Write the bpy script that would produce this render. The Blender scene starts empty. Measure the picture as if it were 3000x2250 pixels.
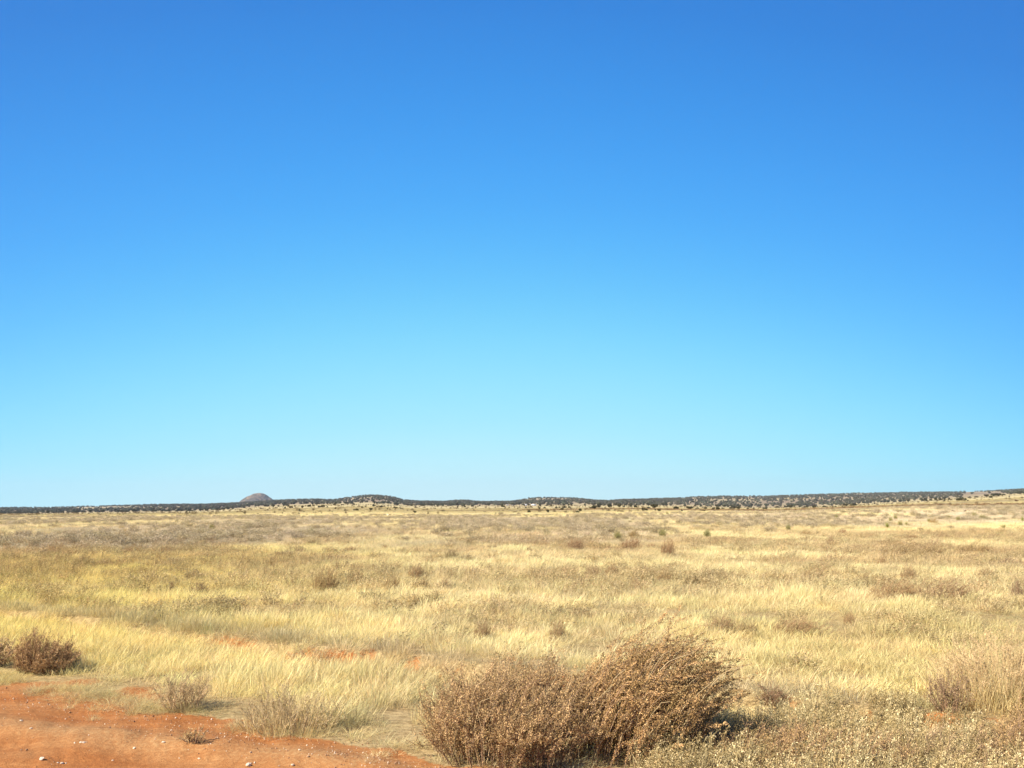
import bpy, math, random
import numpy as np
from mathutils import Vector

random.seed(7)
R = np.random.default_rng(11)
PI = math.pi
C = bpy.context.scene.collection
scene = bpy.context.scene

# ------------------------------------------------------------ camera, sky, sun, exposure
F = 825.0                     # focal length in pixels of a 1024 px wide picture
TP = 124.0 / 825.0            # tangent of the upward pitch
PITCH = math.atan(TP)
CP, SP = math.cos(PITCH), math.sin(PITCH)
CAMZ = 1.7
FH = F / CP                   # pixels per unit slope along the horizon
HROW = 508.0

cam_data = bpy.data.cameras.new("camera")
cam = bpy.data.objects.new("camera", cam_data)
C.objects.link(cam)
cam_data.sensor_width = 36.0
cam_data.lens = 36.0 * F / 1024.0
cam_data.clip_start = 0.05
cam_data.clip_end = 40000.0
cam.location = (0, 0, CAMZ)
cam.rotation_euler = (PI / 2 + PITCH, 0, 0)
scene.camera = cam

SUN_EL = math.radians(40)
SUN_AZ = math.radians(-122)    # azimuth of the sun from +Y, negative to the left
SUN_DIR = Vector((math.sin(SUN_AZ) * math.cos(SUN_EL), math.cos(SUN_AZ) * math.cos(SUN_EL), math.sin(SUN_EL)))
sun_data = bpy.data.lights.new("sun", 'SUN')
sun_data.energy = 5.0
sun_data.angle = math.radians(0.53)
sun_data.color = (1.0, 0.945, 0.85)
sun = bpy.data.objects.new("sun", sun_data)
C.objects.link(sun)
sun.rotation_euler = (-SUN_DIR).to_track_quat('-Z', 'Y').to_euler()

scene.view_settings.view_transform = 'Standard'
scene.view_settings.look = 'None'
scene.view_settings.exposure = 1.0
scene.view_settings.gamma = 1.0


def lin(c):
    return tuple((x / 255 / 12.92) if x / 255 <= 0.04045 else ((x / 255 + 0.055) / 1.055) ** 2.4 for x in c)


SKY = [(-3, (196, 241, 250)), (0.0, (200, 244, 253)), (2.5, (190, 243, 255)), (5.7, (166, 238, 255)),
       (10.9, (130, 222, 255)), (16, (94, 194, 255)), (21.1, (72, 173, 254)), (27.5, (56, 151, 238)),
       (33.5, (48, 135, 224)), (45, (38, 108, 200)), (88, (34, 84, 170))]


def build_world():
    w = bpy.data.worlds.new("World")
    scene.world = w
    w.use_nodes = True
    nt = w.node_tree
    nt.nodes.clear()
    N = nt.nodes.new
    L = nt.links.new
    out = N('ShaderNodeOutputWorld')
    tc = N('ShaderNodeTexCoord')
    nrm = N('ShaderNodeVectorMath'); nrm.operation = 'NORMALIZE'
    L(tc.outputs['Generated'], nrm.inputs[0])
    sep = N('ShaderNodeSeparateXYZ'); L(nrm.outputs[0], sep.inputs[0])

    def m(op, a, b=None, clamp=False):
        n = N('ShaderNodeMath'); n.operation = op; n.use_clamp = clamp
        for i, v in enumerate((a, b)):
            if v is None: continue
            if isinstance(v, (int, float)): n.inputs[i].default_value = v
            else: L(v, n.inputs[i])
        return n.outputs[0]
    el = m('MULTIPLY', m('ARCSINE', sep.outputs[2]), 180 / PI)
    az = m('MULTIPLY', m('ARCTAN2', sep.outputs[0], sep.outputs[1]), 180 / PI)
    az = m('MINIMUM', m('ABSOLUTE', m('ADD', az, 2.5)), 50.0)
    sh = m('MULTIPLY', m('MULTIPLY', az, az), 6.0 / 961)  # lens edge falloff put into the sky: colours darken toward the sides
    e2 = m('ADD', el, sh)
    fac = m('DIVIDE', m('ADD', e2, 3.0), 91.0, True)
    ramp = N('ShaderNodeValToRGB')
    ramp.color_ramp.interpolation = 'B_SPLINE'
    els = ramp.color_ramp.elements
    for i, (e, c) in enumerate(SKY):
        p = (e + 3) / 91
        if i == 0: x = els[0]; x.position = p
        elif i == 1: x = els[1]; x.position = p
        else: x = els.new(p)
        x.color = (*lin(c), 1)
    L(fac, ramp.inputs[0])
    sky = N('ShaderNodeTexSky')
    sky.sky_type = 'NISHITA'
    sky.sun_disc = False
    sky.sun_elevation = SUN_EL
    sky.sun_rotation = SUN_AZ
    sky.altitude = 1900
    sky.air_density = 1.0
    sky.dust_density = 0.3
    sky.ozone_density = 2.0
    b1 = N('ShaderNodeBackground'); L(sky.outputs[0], b1.inputs[0]); b1.inputs[1].default_value = 0.006
    b2 = N('ShaderNodeBackground'); L(ramp.outputs[0], b2.inputs[0]); b2.inputs[1].default_value = 0.472
    ad = N('ShaderNodeAddShader'); L(b1.outputs[0], ad.inputs[0]); L(b2.outputs[0], ad.inputs[1])
    L(ad.outputs[0], out.inputs[0])


build_world()

# ------------------------------------------------------------ small helpers


def tag(o, label=None, cat=None, group=None, kind=None):
    if label: o['label'] = label
    if cat: o['category'] = cat
    if group: o['group'] = group
    if kind: o['kind'] = kind
    return o


def smooth(a, b, x):
    t = np.clip((x - a) / (b - a), 0, 1)
    return t * t * (3 - 2 * t)


def _hash(ix, iy, seed):
    h = (ix.astype(np.int64) * 374761393 + iy.astype(np.int64) * 668265263 + seed * 1442695041) & 0xffffffff
    h = ((h ^ (h >> 13)) * 1274126177) & 0xffffffff
    h = h ^ (h >> 16)
    return (h & 0xffffff) / float(0xffffff)


def vnoise(x, y, seed=0):
    x = np.asarray(x, float); y = np.asarray(y, float)
    ix = np.floor(x); iy = np.floor(y)
    fx = x - ix; fy = y - iy
    fx = fx * fx * (3 - 2 * fx); fy = fy * fy * (3 - 2 * fy)
    a = _hash(ix, iy, seed); b = _hash(ix + 1, iy, seed)
    c = _hash(ix, iy + 1, seed); d = _hash(ix + 1, iy + 1, seed)
    return (a * (1 - fx) + b * fx) * (1 - fy) + (c * (1 - fx) + d * fx) * fy


def fbm(x, y, seed=0, o=4):
    s = 0; a = 0.5; t = 0
    for i in range(o):
        s = s + a * vnoise(x * 2 ** i, y * 2 ** i, seed + 17 * i); t += a; a *= 0.5
    return s / t


def tab(pairs):
    xs = np.array([p[0] for p in pairs]) / 2.9297
    ys = np.array([p[1] for p in pairs]) / 2.9297
    return lambda c: np.interp(c, xs, ys)


# crest of the far wooded rise, read along the horizon (angles in pixels of the 3000 px photograph)
SKYLINE = tab([(-900, 1489), (0, 1489), (169, 1487), (340, 1482), (475, 1479), (600, 1478), (700, 1474), (790, 1468), (850, 1465), (920, 1463.5),
               (980, 1465), (1010, 1460), (1050, 1454.5), (1085, 1451), (1120, 1453), (1145, 1456), (1160, 1459), (1180, 1466),
               (1230, 1469), (1300, 1470.5), (1340, 1466.5), (1370, 1467), (1410, 1471), (1500, 1470), (1520, 1467), (1550, 1461),
               (1580, 1459), (1660, 1459), (1690, 1461), (1720, 1463), (1745, 1467), (1780, 1468), (1820, 1465), (1900, 1463),
               (2000, 1460), (2050, 1456), (2110, 1455), (2250, 1454.5), (2400, 1449), (2500, 1446.5), (2600, 1445),
               (2700, 1443), (2800, 1443), (2850, 1441), (2900, 1440), (2950, 1437), (3000, 1434.5), (3900, 1400)])
EDGE = tab([(-900, 1512), (0, 1506), (340, 1501), (475, 1499), (600, 1497), (700, 1491), (760, 1486), (850, 1481), (1000, 1477),
            (1100, 1477), (1200, 1482), (1300, 1484), (1500, 1481), (1700, 1481), (1900, 1481), (2000, 1483), (2100, 1486),
            (2250, 1488), (2400, 1485), (2500, 1480), (2600, 1475), (2700, 1469), (2800, 1461), (2850, 1458), (2900, 1454),
            (3000, 1446), (3900, 1410)])
BAND = tab([(-900, 1518), (0, 1518), (800, 1520), (1500, 1519), (1800, 1508), (2250, 1505), (2640, 1491), (3000, 1487), (3900, 1480)])
YN = (60.0, 150.0, 1000.0, 2400.0)

# line along the near verge of the dirt road: s < 0 is the road, s ~ 2.8 the little cut bank


def s_of(x, y):
    return (x + 0.63) * 0.504 + (y - 5.97) * 0.863


def sband(x, y):
    return np.clip(-1.0 + (x * 0.863 - y * 0.504 + 6.9) * 0.22, -2.2, -0.25)


def edge_wob(x, y):
    q = x * 0.863 - y * 0.504
    return 0.34 * (fbm(q * 0.9, q * 0 + 3, 5, 3) - 0.5) + 0.35 * (fbm(q * 3.1, q * 0 + 9, 6, 3) - 0.5)


def height(x, y):
    x = np.asarray(x, float); y = np.asarray(y, float)
    Y = np.maximum(np.abs(y), 1.0)
    # azimuth based far relief
    r = np.hypot(x, y)
    yy = np.where(y > 0.25 * r, y, 0.25 * r)
    col = 512 + FH * np.clip(x / np.maximum(yy, .1), -1.6, 1.6)

    def zr(row, d): return CAMZ - (row - HROW) / FH * d
    z0 = np.zeros_like(x)
    z1 = zr(BAND(col), YN[1])
    z1 = np.where(z1 < 0.06, 0.0 + 0 * z1, z1)
    z2 = zr(EDGE(col), YN[2])
    z3 = zr(SKYLINE(col), YN[3])
    D = yy
    z = np.where(D < YN[1], z0 + (z1 - z0) * smooth(YN[0], YN[1], D),
        np.where(D < YN[2], z1 + (z2 - z1) * (D - YN[1]) / (YN[2] - YN[1]),
        np.where(D < YN[3], z2 + (z3 - z2) * (D - YN[2]) / (YN[3] - YN[2]), z3 - (z3 - z2) * 0.9 * smooth(YN[3], 4200, D) - 12 * smooth(YN[3], 5200, D))))
    # gentle undulation
    und = (fbm(x / 9.0, y / 9.0, 21, 3) - 0.5) * 0.30 + (fbm(x / 2.3, y / 2.3, 22, 3) - 0.5) * 0.10
    s = s_of(x, y) + edge_wob(x, y) * 0.6
    z = z + und * smooth(1.0, 6.0, s) * (1 - smooth(300, 1000, D)) + (fbm(x / 60.0, y / 60.0, 23, 4) - 0.5) * 1.1 * smooth(90, 500, D) * (1 - smooth(1800, 2400, D))
    # verge, ditch and bank
    near = 1 - smooth(25, 40, r)
    s2 = s_of(x, y) + (fbm(x * 0.8, y * 0.8, 31, 3) - 0.5) * 0.35 + (fbm(x * 3, y * 3, 32, 2) - .5) * 0.16
    prof = -0.08 * smooth(0.3, 2.4, s2) + 0.16 * smooth(2.70, 2.92, s2) - 0.08 * smooth(3.1, 7.0, s2)
    z = z + prof * near
    # road: crumbly surface and low grader windrows
    rd = 1 - smooth(-0.2, 0.15, s)
    q = x * 0.863 - y * 0.504
    ruts = 0.035 * np.exp(-((s - sband(x, y)) / 0.22) ** 2) - 0.022 * np.exp(-((s + 2.3) / 0.35) ** 2) + 0.03 * np.exp(-((s + 3.1) / 0.25) ** 2)
    lump = (fbm(x * 2.2, y * 2.2, 41, 4) - 0.5) * 0.06 + (fbm(x * 9, y * 9, 42, 3) - 0.5) * 0.026
    z = z + (ruts * (1 - smooth(-0.4, 0, s)) + lump * (0.35 + 0.65 * rd)) * near
    return z


def ray(c3, r3):
    u = c3 / 2.9297 - 512; v = 384 - r3 / 2.9297
    return np.array([u, F * CP - v * SP, F * SP + v * CP])


def ground_at(c3, r3):
    """the spot on the ground seen at a given place of the 3000x2250 photograph"""
    d = ray(c3, r3)
    d = d / d[1]
    ys = np.geomspace(3.0, 2390, 6000)
    zs = height(d[0] * ys, ys) - (CAMZ + d[2] * ys)
    i = np.argmax(zs >= 0)
    if zs[i] < 0: i = len(ys) - 1
    y = ys[i]
    return float(d[0] * y), float(y), float(height(np.array([d[0] * y]), np.array([y]))[0])


def mesh_np(name, V, faces=None, mat=None, quads=None, tris=None, attrs=None, smooth_shade=False, mats=None, matidx=None):
    me = bpy.data.meshes.new(name)
    V = np.asarray(V, np.float32)
    q = np.zeros((0, 4), np.int32) if quads is None else np.asarray(quads, np.int32)
    t = np.zeros((0, 3), np.int32) if tris is None else np.asarray(tris, np.int32)
    me.vertices.add(len(V)); me.vertices.foreach_set('co', V.ravel())
    nl = q.size + t.size
    me.loops.add(nl)
    me.loops.foreach_set('vertex_index', np.concatenate([q.ravel(), t.ravel()]).astype(np.int32))
    nf = len(q) + len(t)
    me.polygons.add(nf)
    st = np.concatenate([np.arange(len(q)) * 4, q.size + np.arange(len(t)) * 3]).astype(np.int32)
    me.polygons.foreach_set('loop_start', st)
    if smooth_shade: me.polygons.foreach_set('use_smooth', np.ones(nf, bool))
    if mat: me.materials.append(mat)
    for m in (mats or []): me.materials.append(m)
    if matidx is not None: me.polygons.foreach_set('material_index', np.asarray(matidx, np.int32))
    me.update(calc_edges=True)
    me.validate()
    for k, a in (attrs or {}).items():
        a = np.asarray(a, np.float32)
        if a.ndim == 1:
            at = me.attributes.new(k, 'FLOAT', 'POINT'); at.data.foreach_set('value', a)
        elif a.shape[1] == 3:
            at = me.attributes.new(k, 'FLOAT_VECTOR', 'POINT'); at.data.foreach_set('vector', a.ravel())
        else:
            at = me.attributes.new(k, 'FLOAT_COLOR', 'POINT'); at.data.foreach_set('color', a.ravel())
    return me


def obj(name, me, parent=None, loc=None):
    o = bpy.data.objects.new(name, me)
    C.objects.link(o)
    if parent: o.parent = parent
    if loc is not None: o.location = loc
    return o


# ------------------------------------------------------------ materials


def new_mat(name):
    m = bpy.data.materials.new(name); m.use_nodes = True
    nt = m.node_tree; nt.nodes.clear()
    return m, nt, nt.nodes.new, nt.links.new


def mathn(nt, op, a, b=None, clamp=False):
    n = nt.nodes.new('ShaderNodeMath'); n.operation = op; n.use_clamp = clamp
    for i, v in enumerate((a, b)):
        if v is None: continue
        if isinstance(v, (int, float)): n.inputs[i].default_value = v
        else: nt.links.new(v, n.inputs[i])
    return n.outputs[0]


def mixc(nt, fac, a, b, mode='MIX'):
    n = nt.nodes.new('ShaderNodeMix'); n.data_type = 'RGBA'; n.blend_type = mode
    for i, v in ((0, fac), (6, a), (7, b)):
        if isinstance(v, (int, float)): n.inputs[i].default_value = v
        elif isinstance(v, tuple): n.inputs[i].default_value = (*v[:3], 1)
        else: nt.links.new(v, n.inputs[i])
    return n.outputs[2]


def noise(nt, vec, scale, detail=3, rough=0.6):
    n = nt.nodes.new('ShaderNodeTexNoise'); n.inputs['Scale'].default_value = scale
    n.inputs['Detail'].default_value = detail; n.inputs['Roughness'].default_value = rough
    if vec is not None: nt.links.new(vec, n.inputs['Vector'])
    return n.outputs['Fac']


def ramp2(nt, f, a, b):
    n = nt.nodes.new('ShaderNodeMapRange'); n.inputs['From Min'].default_value = a; n.inputs['From Max'].default_value = b
    n.interpolation_type = 'SMOOTHSTEP'
    nt.links.new(f, n.inputs['Value'])
    return n.outputs['Result']


def foliage_mat(name, tint=None, transl=0.25, lo=0.6, hi=1.35, warm=0.12):
    """leaf or blade material: colour = instancer tint (or fixed) times a per-leaf shade"""
    m, nt, N, L = new_mat(name)
    out = N('ShaderNodeOutputMaterial')
    sh = N('ShaderNodeAttribute'); sh.attribute_name = 'shade'
    if tint is None:
        a = N('ShaderNodeAttribute'); a.attribute_type = 'INSTANCER'; a.attribute_name = 'tint'
        base = a.outputs['Color']
    else:
        rgb = N('ShaderNodeRGB'); rgb.outputs[0].default_value = (*tint, 1)
        oi = N('ShaderNodeObjectInfo')
        base = mixc(nt, mathn(nt, 'MULTIPLY', oi.outputs['Random'], 0.35), rgb.outputs[0], tuple(c * f for c, f in zip(tint, (1.25, 1.0, 0.7))))
    k = mathn(nt, 'ADD', mathn(nt, 'MULTIPLY', sh.outputs['Fac'], hi - lo), lo)
    comb = N('ShaderNodeCombineColor')
    L(k, comb.inputs[0]); L(k, comb.inputs[1])
    L(mathn(nt, 'MULTIPLY', k, mathn(nt, 'ADD', mathn(nt, 'MULTIPLY', sh.outputs['Fac'], 2 * warm), 1 - warm)), comb.inputs[2])
    col = mixc(nt, 1.0, base, comb.outputs[0], 'MULTIPLY')
    d = N('ShaderNodeBsdfDiffuse'); L(col, d.inputs[0])
    t = N('ShaderNodeBsdfTranslucent'); L(col, t.inputs[0])
    mx = N('ShaderNodeMixShader'); mx.inputs[0].default_value = transl
    L(d.outputs[0], mx.inputs[1]); L(t.outputs[0], mx.inputs[2])
    L(mx.outputs[0], out.inputs[0])
    return m


def ground_mat():
    m, nt, N, L = new_mat("ground")
    out = N('ShaderNodeOutputMaterial')
    bs = N('ShaderNodeBsdfPrincipled'); bs.inputs['Roughness'].default_value = 0.95
    bs.inputs['Specular IOR Level'].default_value = 0.1
    geo = N('ShaderNodeNewGeometry')
    P = geo.outputs['Position']
    a = N('ShaderNodeAttribute'); a.attribute_name = 'cover'
    soil = N('ShaderNodeAttribute'); soil.attribute_name = 'soil'
    gr = N('ShaderNodeAttribute'); gr.attribute_name = 'gravel'
    far = N('ShaderNodeAttribute'); far.attribute_name = 'far'
    # vegetation litter
    n1 = noise(nt, P, 14, 5, 0.75)
    veg = mixc(nt, ramp2(nt, n1, 0.35, 0.65), mixc(nt, 1.0, a.outputs['Color'], (0.62, 0.58, 0.5), 'MULTIPLY'), mixc(nt, 1.0, a.outputs['Color'], (1.22, 1.2, 1.15), 'MULTIPLY'))
    # metre scale tussock mottling for far ground
    n2 = noise(nt, P, 0.45, 4, 0.8)
    vegf = mixc(nt, ramp2(nt, n2, 0.38, 0.6), mixc(nt, 1.0, a.outputs['Color'], (0.74, 0.70, 0.66), 'MULTIPLY'), mixc(nt, 1.0, a.outputs['Color'], (1.12, 1.12, 1.1), 'MULTIPLY'))
    veg = mixc(nt, far.outputs['Fac'], veg, vegf)
    # red soil
    n3 = noise(nt, P, 1.3, 5, 0.65)
    n4 = noise(nt, P, 30, 4, 0.7)
    n5 = noise(nt, P, 140, 3, 0.7)
    red = mixc(nt, ramp2(nt, n3, 0.35, 0.68), (0.39, 0.155, 0.045), (0.425, 0.198, 0.068))
    red = mixc(nt, ramp2(nt, n4, 0.38, 0.75), mixc(nt, 1.0, red, (0.82, 0.76, 0.72), 'MULTIPLY'), mixc(nt, 1.0, red, (1.08, 1.08, 1.1), 'MULTIPLY'))
    red = mixc(nt, ramp2(nt, n5, 0.30, 0.42), mixc(nt, 1.0, red, (0.72, 0.66, 0.6), 'MULTIPLY'), red)
    mp = N('ShaderNodeMapping'); mp.inputs['Rotation'].default_value = (0, 0, 0.528); mp.inputs['Scale'].default_value = (.5, 5.0, 1)
    L(P, mp.inputs['Vector'])
    n6 = noise(nt, mp.outputs[0], 1.0, 5, 0.7)
    red = mixc(nt, ramp2(nt, n6, 0.35, 0.65), mixc(nt, 1.0, red, (0.86, 0.80, 0.74), 'MULTIPLY'), mixc(nt, 1.0, red, (1.06, 1.12, 1.16), 'MULTIPLY'))
    # pale windrow with gravel tones
    pale = mixc(nt, ramp2(nt, n4, 0.45, 0.6), (0.36, 0.195, 0.078), (0.42, 0.29, 0.13))
    red = mixc(nt, mathn(nt, 'MULTIPLY', gr.outputs['Fac'], 0.45), red, pale)
    sf = mathn(nt, 'ADD', soil.outputs['Fac'], mathn(nt, 'MULTIPLY', mathn(nt, 'SUBTRACT', n4, 0.5), 0.9), False)
    col = mixc(nt, ramp2(nt, sf, 0.35, 0.6), veg, red)
    L(col, bs.inputs['Base Color'])
    bp = N('ShaderNodeBump'); bp.inputs['Strength'].default_value = 0.6; bp.inputs['Distance'].default_value = 0.02
    h = mathn(nt, 'ADD', n4, mathn(nt, 'MULTIPLY', n5, 0.35))
    L(h, bp.inputs['Height'])
    L(bp.outputs[0], bs.inputs['Normal'])
    L(bs.outputs[0], out.inputs[0])
    return m


def simple_mat(name, col, var=0.3, scale=6.0, rough=0.85, bump=0.3, obj_space=True):
    m, nt, N, L = new_mat(name)
    out = N('ShaderNodeOutputMaterial')
    bs = N('ShaderNodeBsdfPrincipled'); bs.inputs['Roughness'].default_value = rough
    bs.inputs['Specular IOR Level'].default_value = 0.2
    tc = N('ShaderNodeTexCoord')
    n = noise(nt, tc.outputs['Object'], scale, 4, 0.65)
    c = mixc(nt, ramp2(nt, n, 0.3, 0.7), tuple(x * (1 - var) for x in col), tuple(min(1, x * (1 + var)) for x in col))
    L(c, bs.inputs['Base Color'])
    bp = N('ShaderNodeBump'); bp.inputs['Strength'].default_value = bump; bp.inputs['Distance'].default_value = 0.02
    L(n, bp.inputs['Height']); L(bp.outputs[0], bs.inputs['Normal'])
    L(bs.outputs[0], out.inputs[0])
    return m


# ------------------------------------------------------------ colour fields of the vegetation (base colours)
STRAW = np.array([0.785, 0.65, 0.325]); YELLOW = np.array([0.735, 0.59, 0.19]); OLIVE = np.array([0.58, 0.465, 0.22])
BROWN = np.array([0.40, 0.27, 0.13]); GREY = np.array([0.60, 0.485, 0.295]); PINK = np.array([0.50, 0.36, 0.22])


def mixv(a, b, f): return a * (1 - f[:, None]) + b * f[:, None]


def cover_colour(x, y):
    x = np.asarray(x, float).ravel(); y = np.asarray(y, float).ravel()
    n = len(x)
    r = np.hypot(x, y)
    s = s_of(x, y)
    col = 512 + FH * np.clip(x / np.maximum(y, .3 * r + .01), -1.6, 1.6)
    c = np.tile(STRAW, (n, 1))
    # yellower to the left and close by
    yel = smooth(2.0, -9.0, x + 0.12 * y) * (1 - smooth(26, 48, r)) * 0.95
    c = mixv(c, YELLOW, yel)
    # right foreground: olive yellow mix
    rf = smooth(1, 4, x) * (1 - smooth(11, 17, y)) * 0.6
    c = mixv(c, YELLOW * 0.5 + OLIVE * 0.5, rf)
    # patches (weeds among the grass), elongated across the view
    p = fbm(x / 3.0, y / 2.2, 51, 4)
    c = mixv(c, OLIVE, smooth(0.52, 0.66, p) * 0.5 * smooth(3.2, 5, s) * (1 - smooth(80, 140, r)))
    p2 = fbm(x / 7 + 40, y / 9.0, 52, 4)
    c = mixv(c, BROWN * 1.25, smooth(0.54, 0.66, p2) * 0.45 * smooth(16, 24, y) * (1 - smooth(60, 90, r)))
    c = mixv(c, BROWN * 1.2, smooth(0.52, 0.62, fbm(x / 5 + 9, y / 11, 57, 4)) * .45 * smooth(24, 34, y) * (1 - smooth(60, 90, r)))
    # grey sage belt
    y0 = np.interp(col, [-300, 0, 250, 512, 615, 730, 900, 1024, 1500], [33, 34, 38, 41, 46, 60, 88, 100, 110])
    y1 = np.interp(col, [-300, 0, 512, 615, 768, 900, 1024], [175, 170, 150, 140, 150, 160, 165])
    g = smooth(0.88, 1.12, r / y0 * (1 + (fbm(x / 12, y / 12, 53, 3) - .5) * .7)) * (1 - smooth(0.9, 1.08, y / y1))
    c = mixv(c, GREY * (0.72 + 0.56 * fbm(x / 10, y / 9, 54, 3))[:, None], g * (0.25 + 0.75 * smooth(0.40, 0.6, fbm(x / 8, y / 22, 55, 4))))
    # far plain
    fp = smooth(150, 260, y)
    st = fbm(x / 160, y / 45, 56, 4)
    farc = mixv(np.tile(np.array([0.50, 0.40, 0.19]), (n, 1)), np.array([0.39, 0.305, 0.155]), smooth(0.4, 0.65, st))
    c = mixv(c, farc, fp)
    # distant wooded slopes: pinkish bare ground
    c = mixv(c, np.array([0.25, 0.185, 0.115]), smooth(930, 1250, y) * (0.5 + 0.5 * smooth(0.4, 0.6, fbm(x / 120, y / 120, 58, 3))))
    # a brushy line and a pale track that cross the plain on the right
    yt = np.interp(col, [480, 560, 700, 850, 1024, 1300], [330, 300, 250, 195, 166, 150])
    tr = np.exp(-((y - yt * 1.03) / (yt * 0.018)) ** 2) * smooth(500, 560, col)
    c = mixv(c, BROWN * 0.95, tr * 0.7)
    tr2 = np.exp(-((y - yt * 0.965) / (yt * 0.02)) ** 2) * smooth(520, 600, col)
    c = mixv(c, np.array([0.78, 0.64, 0.4]), tr2 * 0.8)
    return np.clip(c, 0, 1)


BARE = [(2270, 2075, 0.55, 0.3), (2560, 2100, 0.9, 0.3), (2715, 2115, 0.7, 0.3), (2590, 1900, 0.6, 0.3), (2690, 1935, 0.6, 0.28), (2230, 1885, 0.3, 0.2),
        (2220, 1975, 0.25, 0.2), (1320, 1985, 0.5, 0.2), (1225, 1955, 0.55, 0.18), (2940, 2130, .4, .2), (660, 1870, .3, .2), (445, 1855, .4, .25), (350, 1848, .5, .25)]
BARE = [(*ground_at(a, b)[:2], w * .6, d * .7) for a, b, w, d in BARE]


def bare_field(x, y):
    """0..1, how bare the soil is"""
    x = np.asarray(x, float); y = np.asarray(y, float)
    s = s_of(x, y) + edge_wob(x, y)
    near = 1 - smooth(22, 32, np.hypot(x, y))
    road = 1 - smooth(-0.1, 0.12, s)
    s2 = s_of(x, y) + (fbm(x * 0.8, y * 0.8, 31, 3) - 0.5) * 0.35 + (fbm(x * 3, y * 3, 32, 2) - .5) * 0.16
    bank = np.exp(-((s2 - 2.78) / 0.15) ** 4) * 0.60 * smooth(0.40, 0.56, fbm(x * 0.9, y * 0.9, 61, 3)) * near * (1 - 0.75 * smooth(0.3, 1.2, x))
    b = np.maximum(road, bank)
    verge = (1 - smooth(0.05, 0.9, s)) * smooth(0.46, 0.66, fbm(x * 1.8, y * 1.8, 62, 4)) * 0.75
    b = np.maximum(b, verge)
    for (px, py, w, d) in BARE:
        q = ((x - px) / w) ** 2 + ((y - py) / (d * 1.6)) ** 2
        b = np.maximum(b, np.exp(-q * 0.8) * 1.25 * smooth(.40, .62, fbm(x * 4.5, y * 4.5, 63, 3)) * .5)
    sp = smooth(0.66, 0.76, fbm(x * 1.6 + 7, y * 1.2, 64, 4)) * 0.6 * (1 - smooth(10, 14, y))
    b = np.maximum(b, sp * smooth(2.5, 3.2, s))
    return np.clip(b, 0, 1)


# ------------------------------------------------------------ ground sheet


def build_ground():
    a1 = np.radians(np.concatenate([np.arange(-180, -44, 4.0), np.arange(-44, 44, 0.14), np.arange(44, 180, 4.0)]))
    rr = np.concatenate([[0.0], np.geomspace(0.6, 14, 260), np.geomspace(14, 400, 300)[1:], np.geomspace(400, 14000, 260)[1:]])
    na, nr = len(a1), len(rr)
    A, RR = np.meshgrid(a1, rr)
    X = RR * np.sin(A); Y = RR * np.cos(A)
    Z = height(X, Y)
    V = np.stack([X.ravel(), Y.ravel(), Z.ravel()], 1)
    idx = np.arange(nr * na).reshape(nr, na)
    nxt = np.roll(idx, -1, axis=1)
    q = np.stack([idx[:-1].ravel(), idx[1:].ravel(), nxt[1:].ravel(), nxt[:-1].ravel()], 1)
    x, y = X.ravel(), Y.ravel()
    cov = cover_colour(x, y)
    r = RR.ravel()
    nearf = 1 - smooth(30, 90, r)
    # ground under the near grass: litter and dusty soil
    litter = np.array([0.27, 0.175, 0.085])
    cov2 = cov * (1 - 0.8 * nearf[:, None]) + litter * 0.8 * nearf[:, None]
    s = s_of(x, y) + edge_wob(x, y) * .5
    gravel = np.maximum(np.exp(-((s_of(x, y) - sband(x, y)) / 0.22) ** 2), 0.8 * np.exp(-((s + 3.1) / 0.3) ** 2)) * (0.35 + 0.9 * fbm(x * 1.5, y * 1.5, 71, 3)) * (1 - smooth(30, 60, r))
    me = mesh_np("ground", V, quads=q, mat=ground_mat(), smooth_shade=True,
                 attrs={'cover': np.concatenate([cov2, np.ones((len(x), 1))], 1), 'soil': bare_field(x, y),
                        'gravel': np.clip(gravel, 0, 1), 'far': smooth(40, 150, r)})
    o = obj("ground", me)
    tag(o, kind='structure')
    return o


build_ground()


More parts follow.
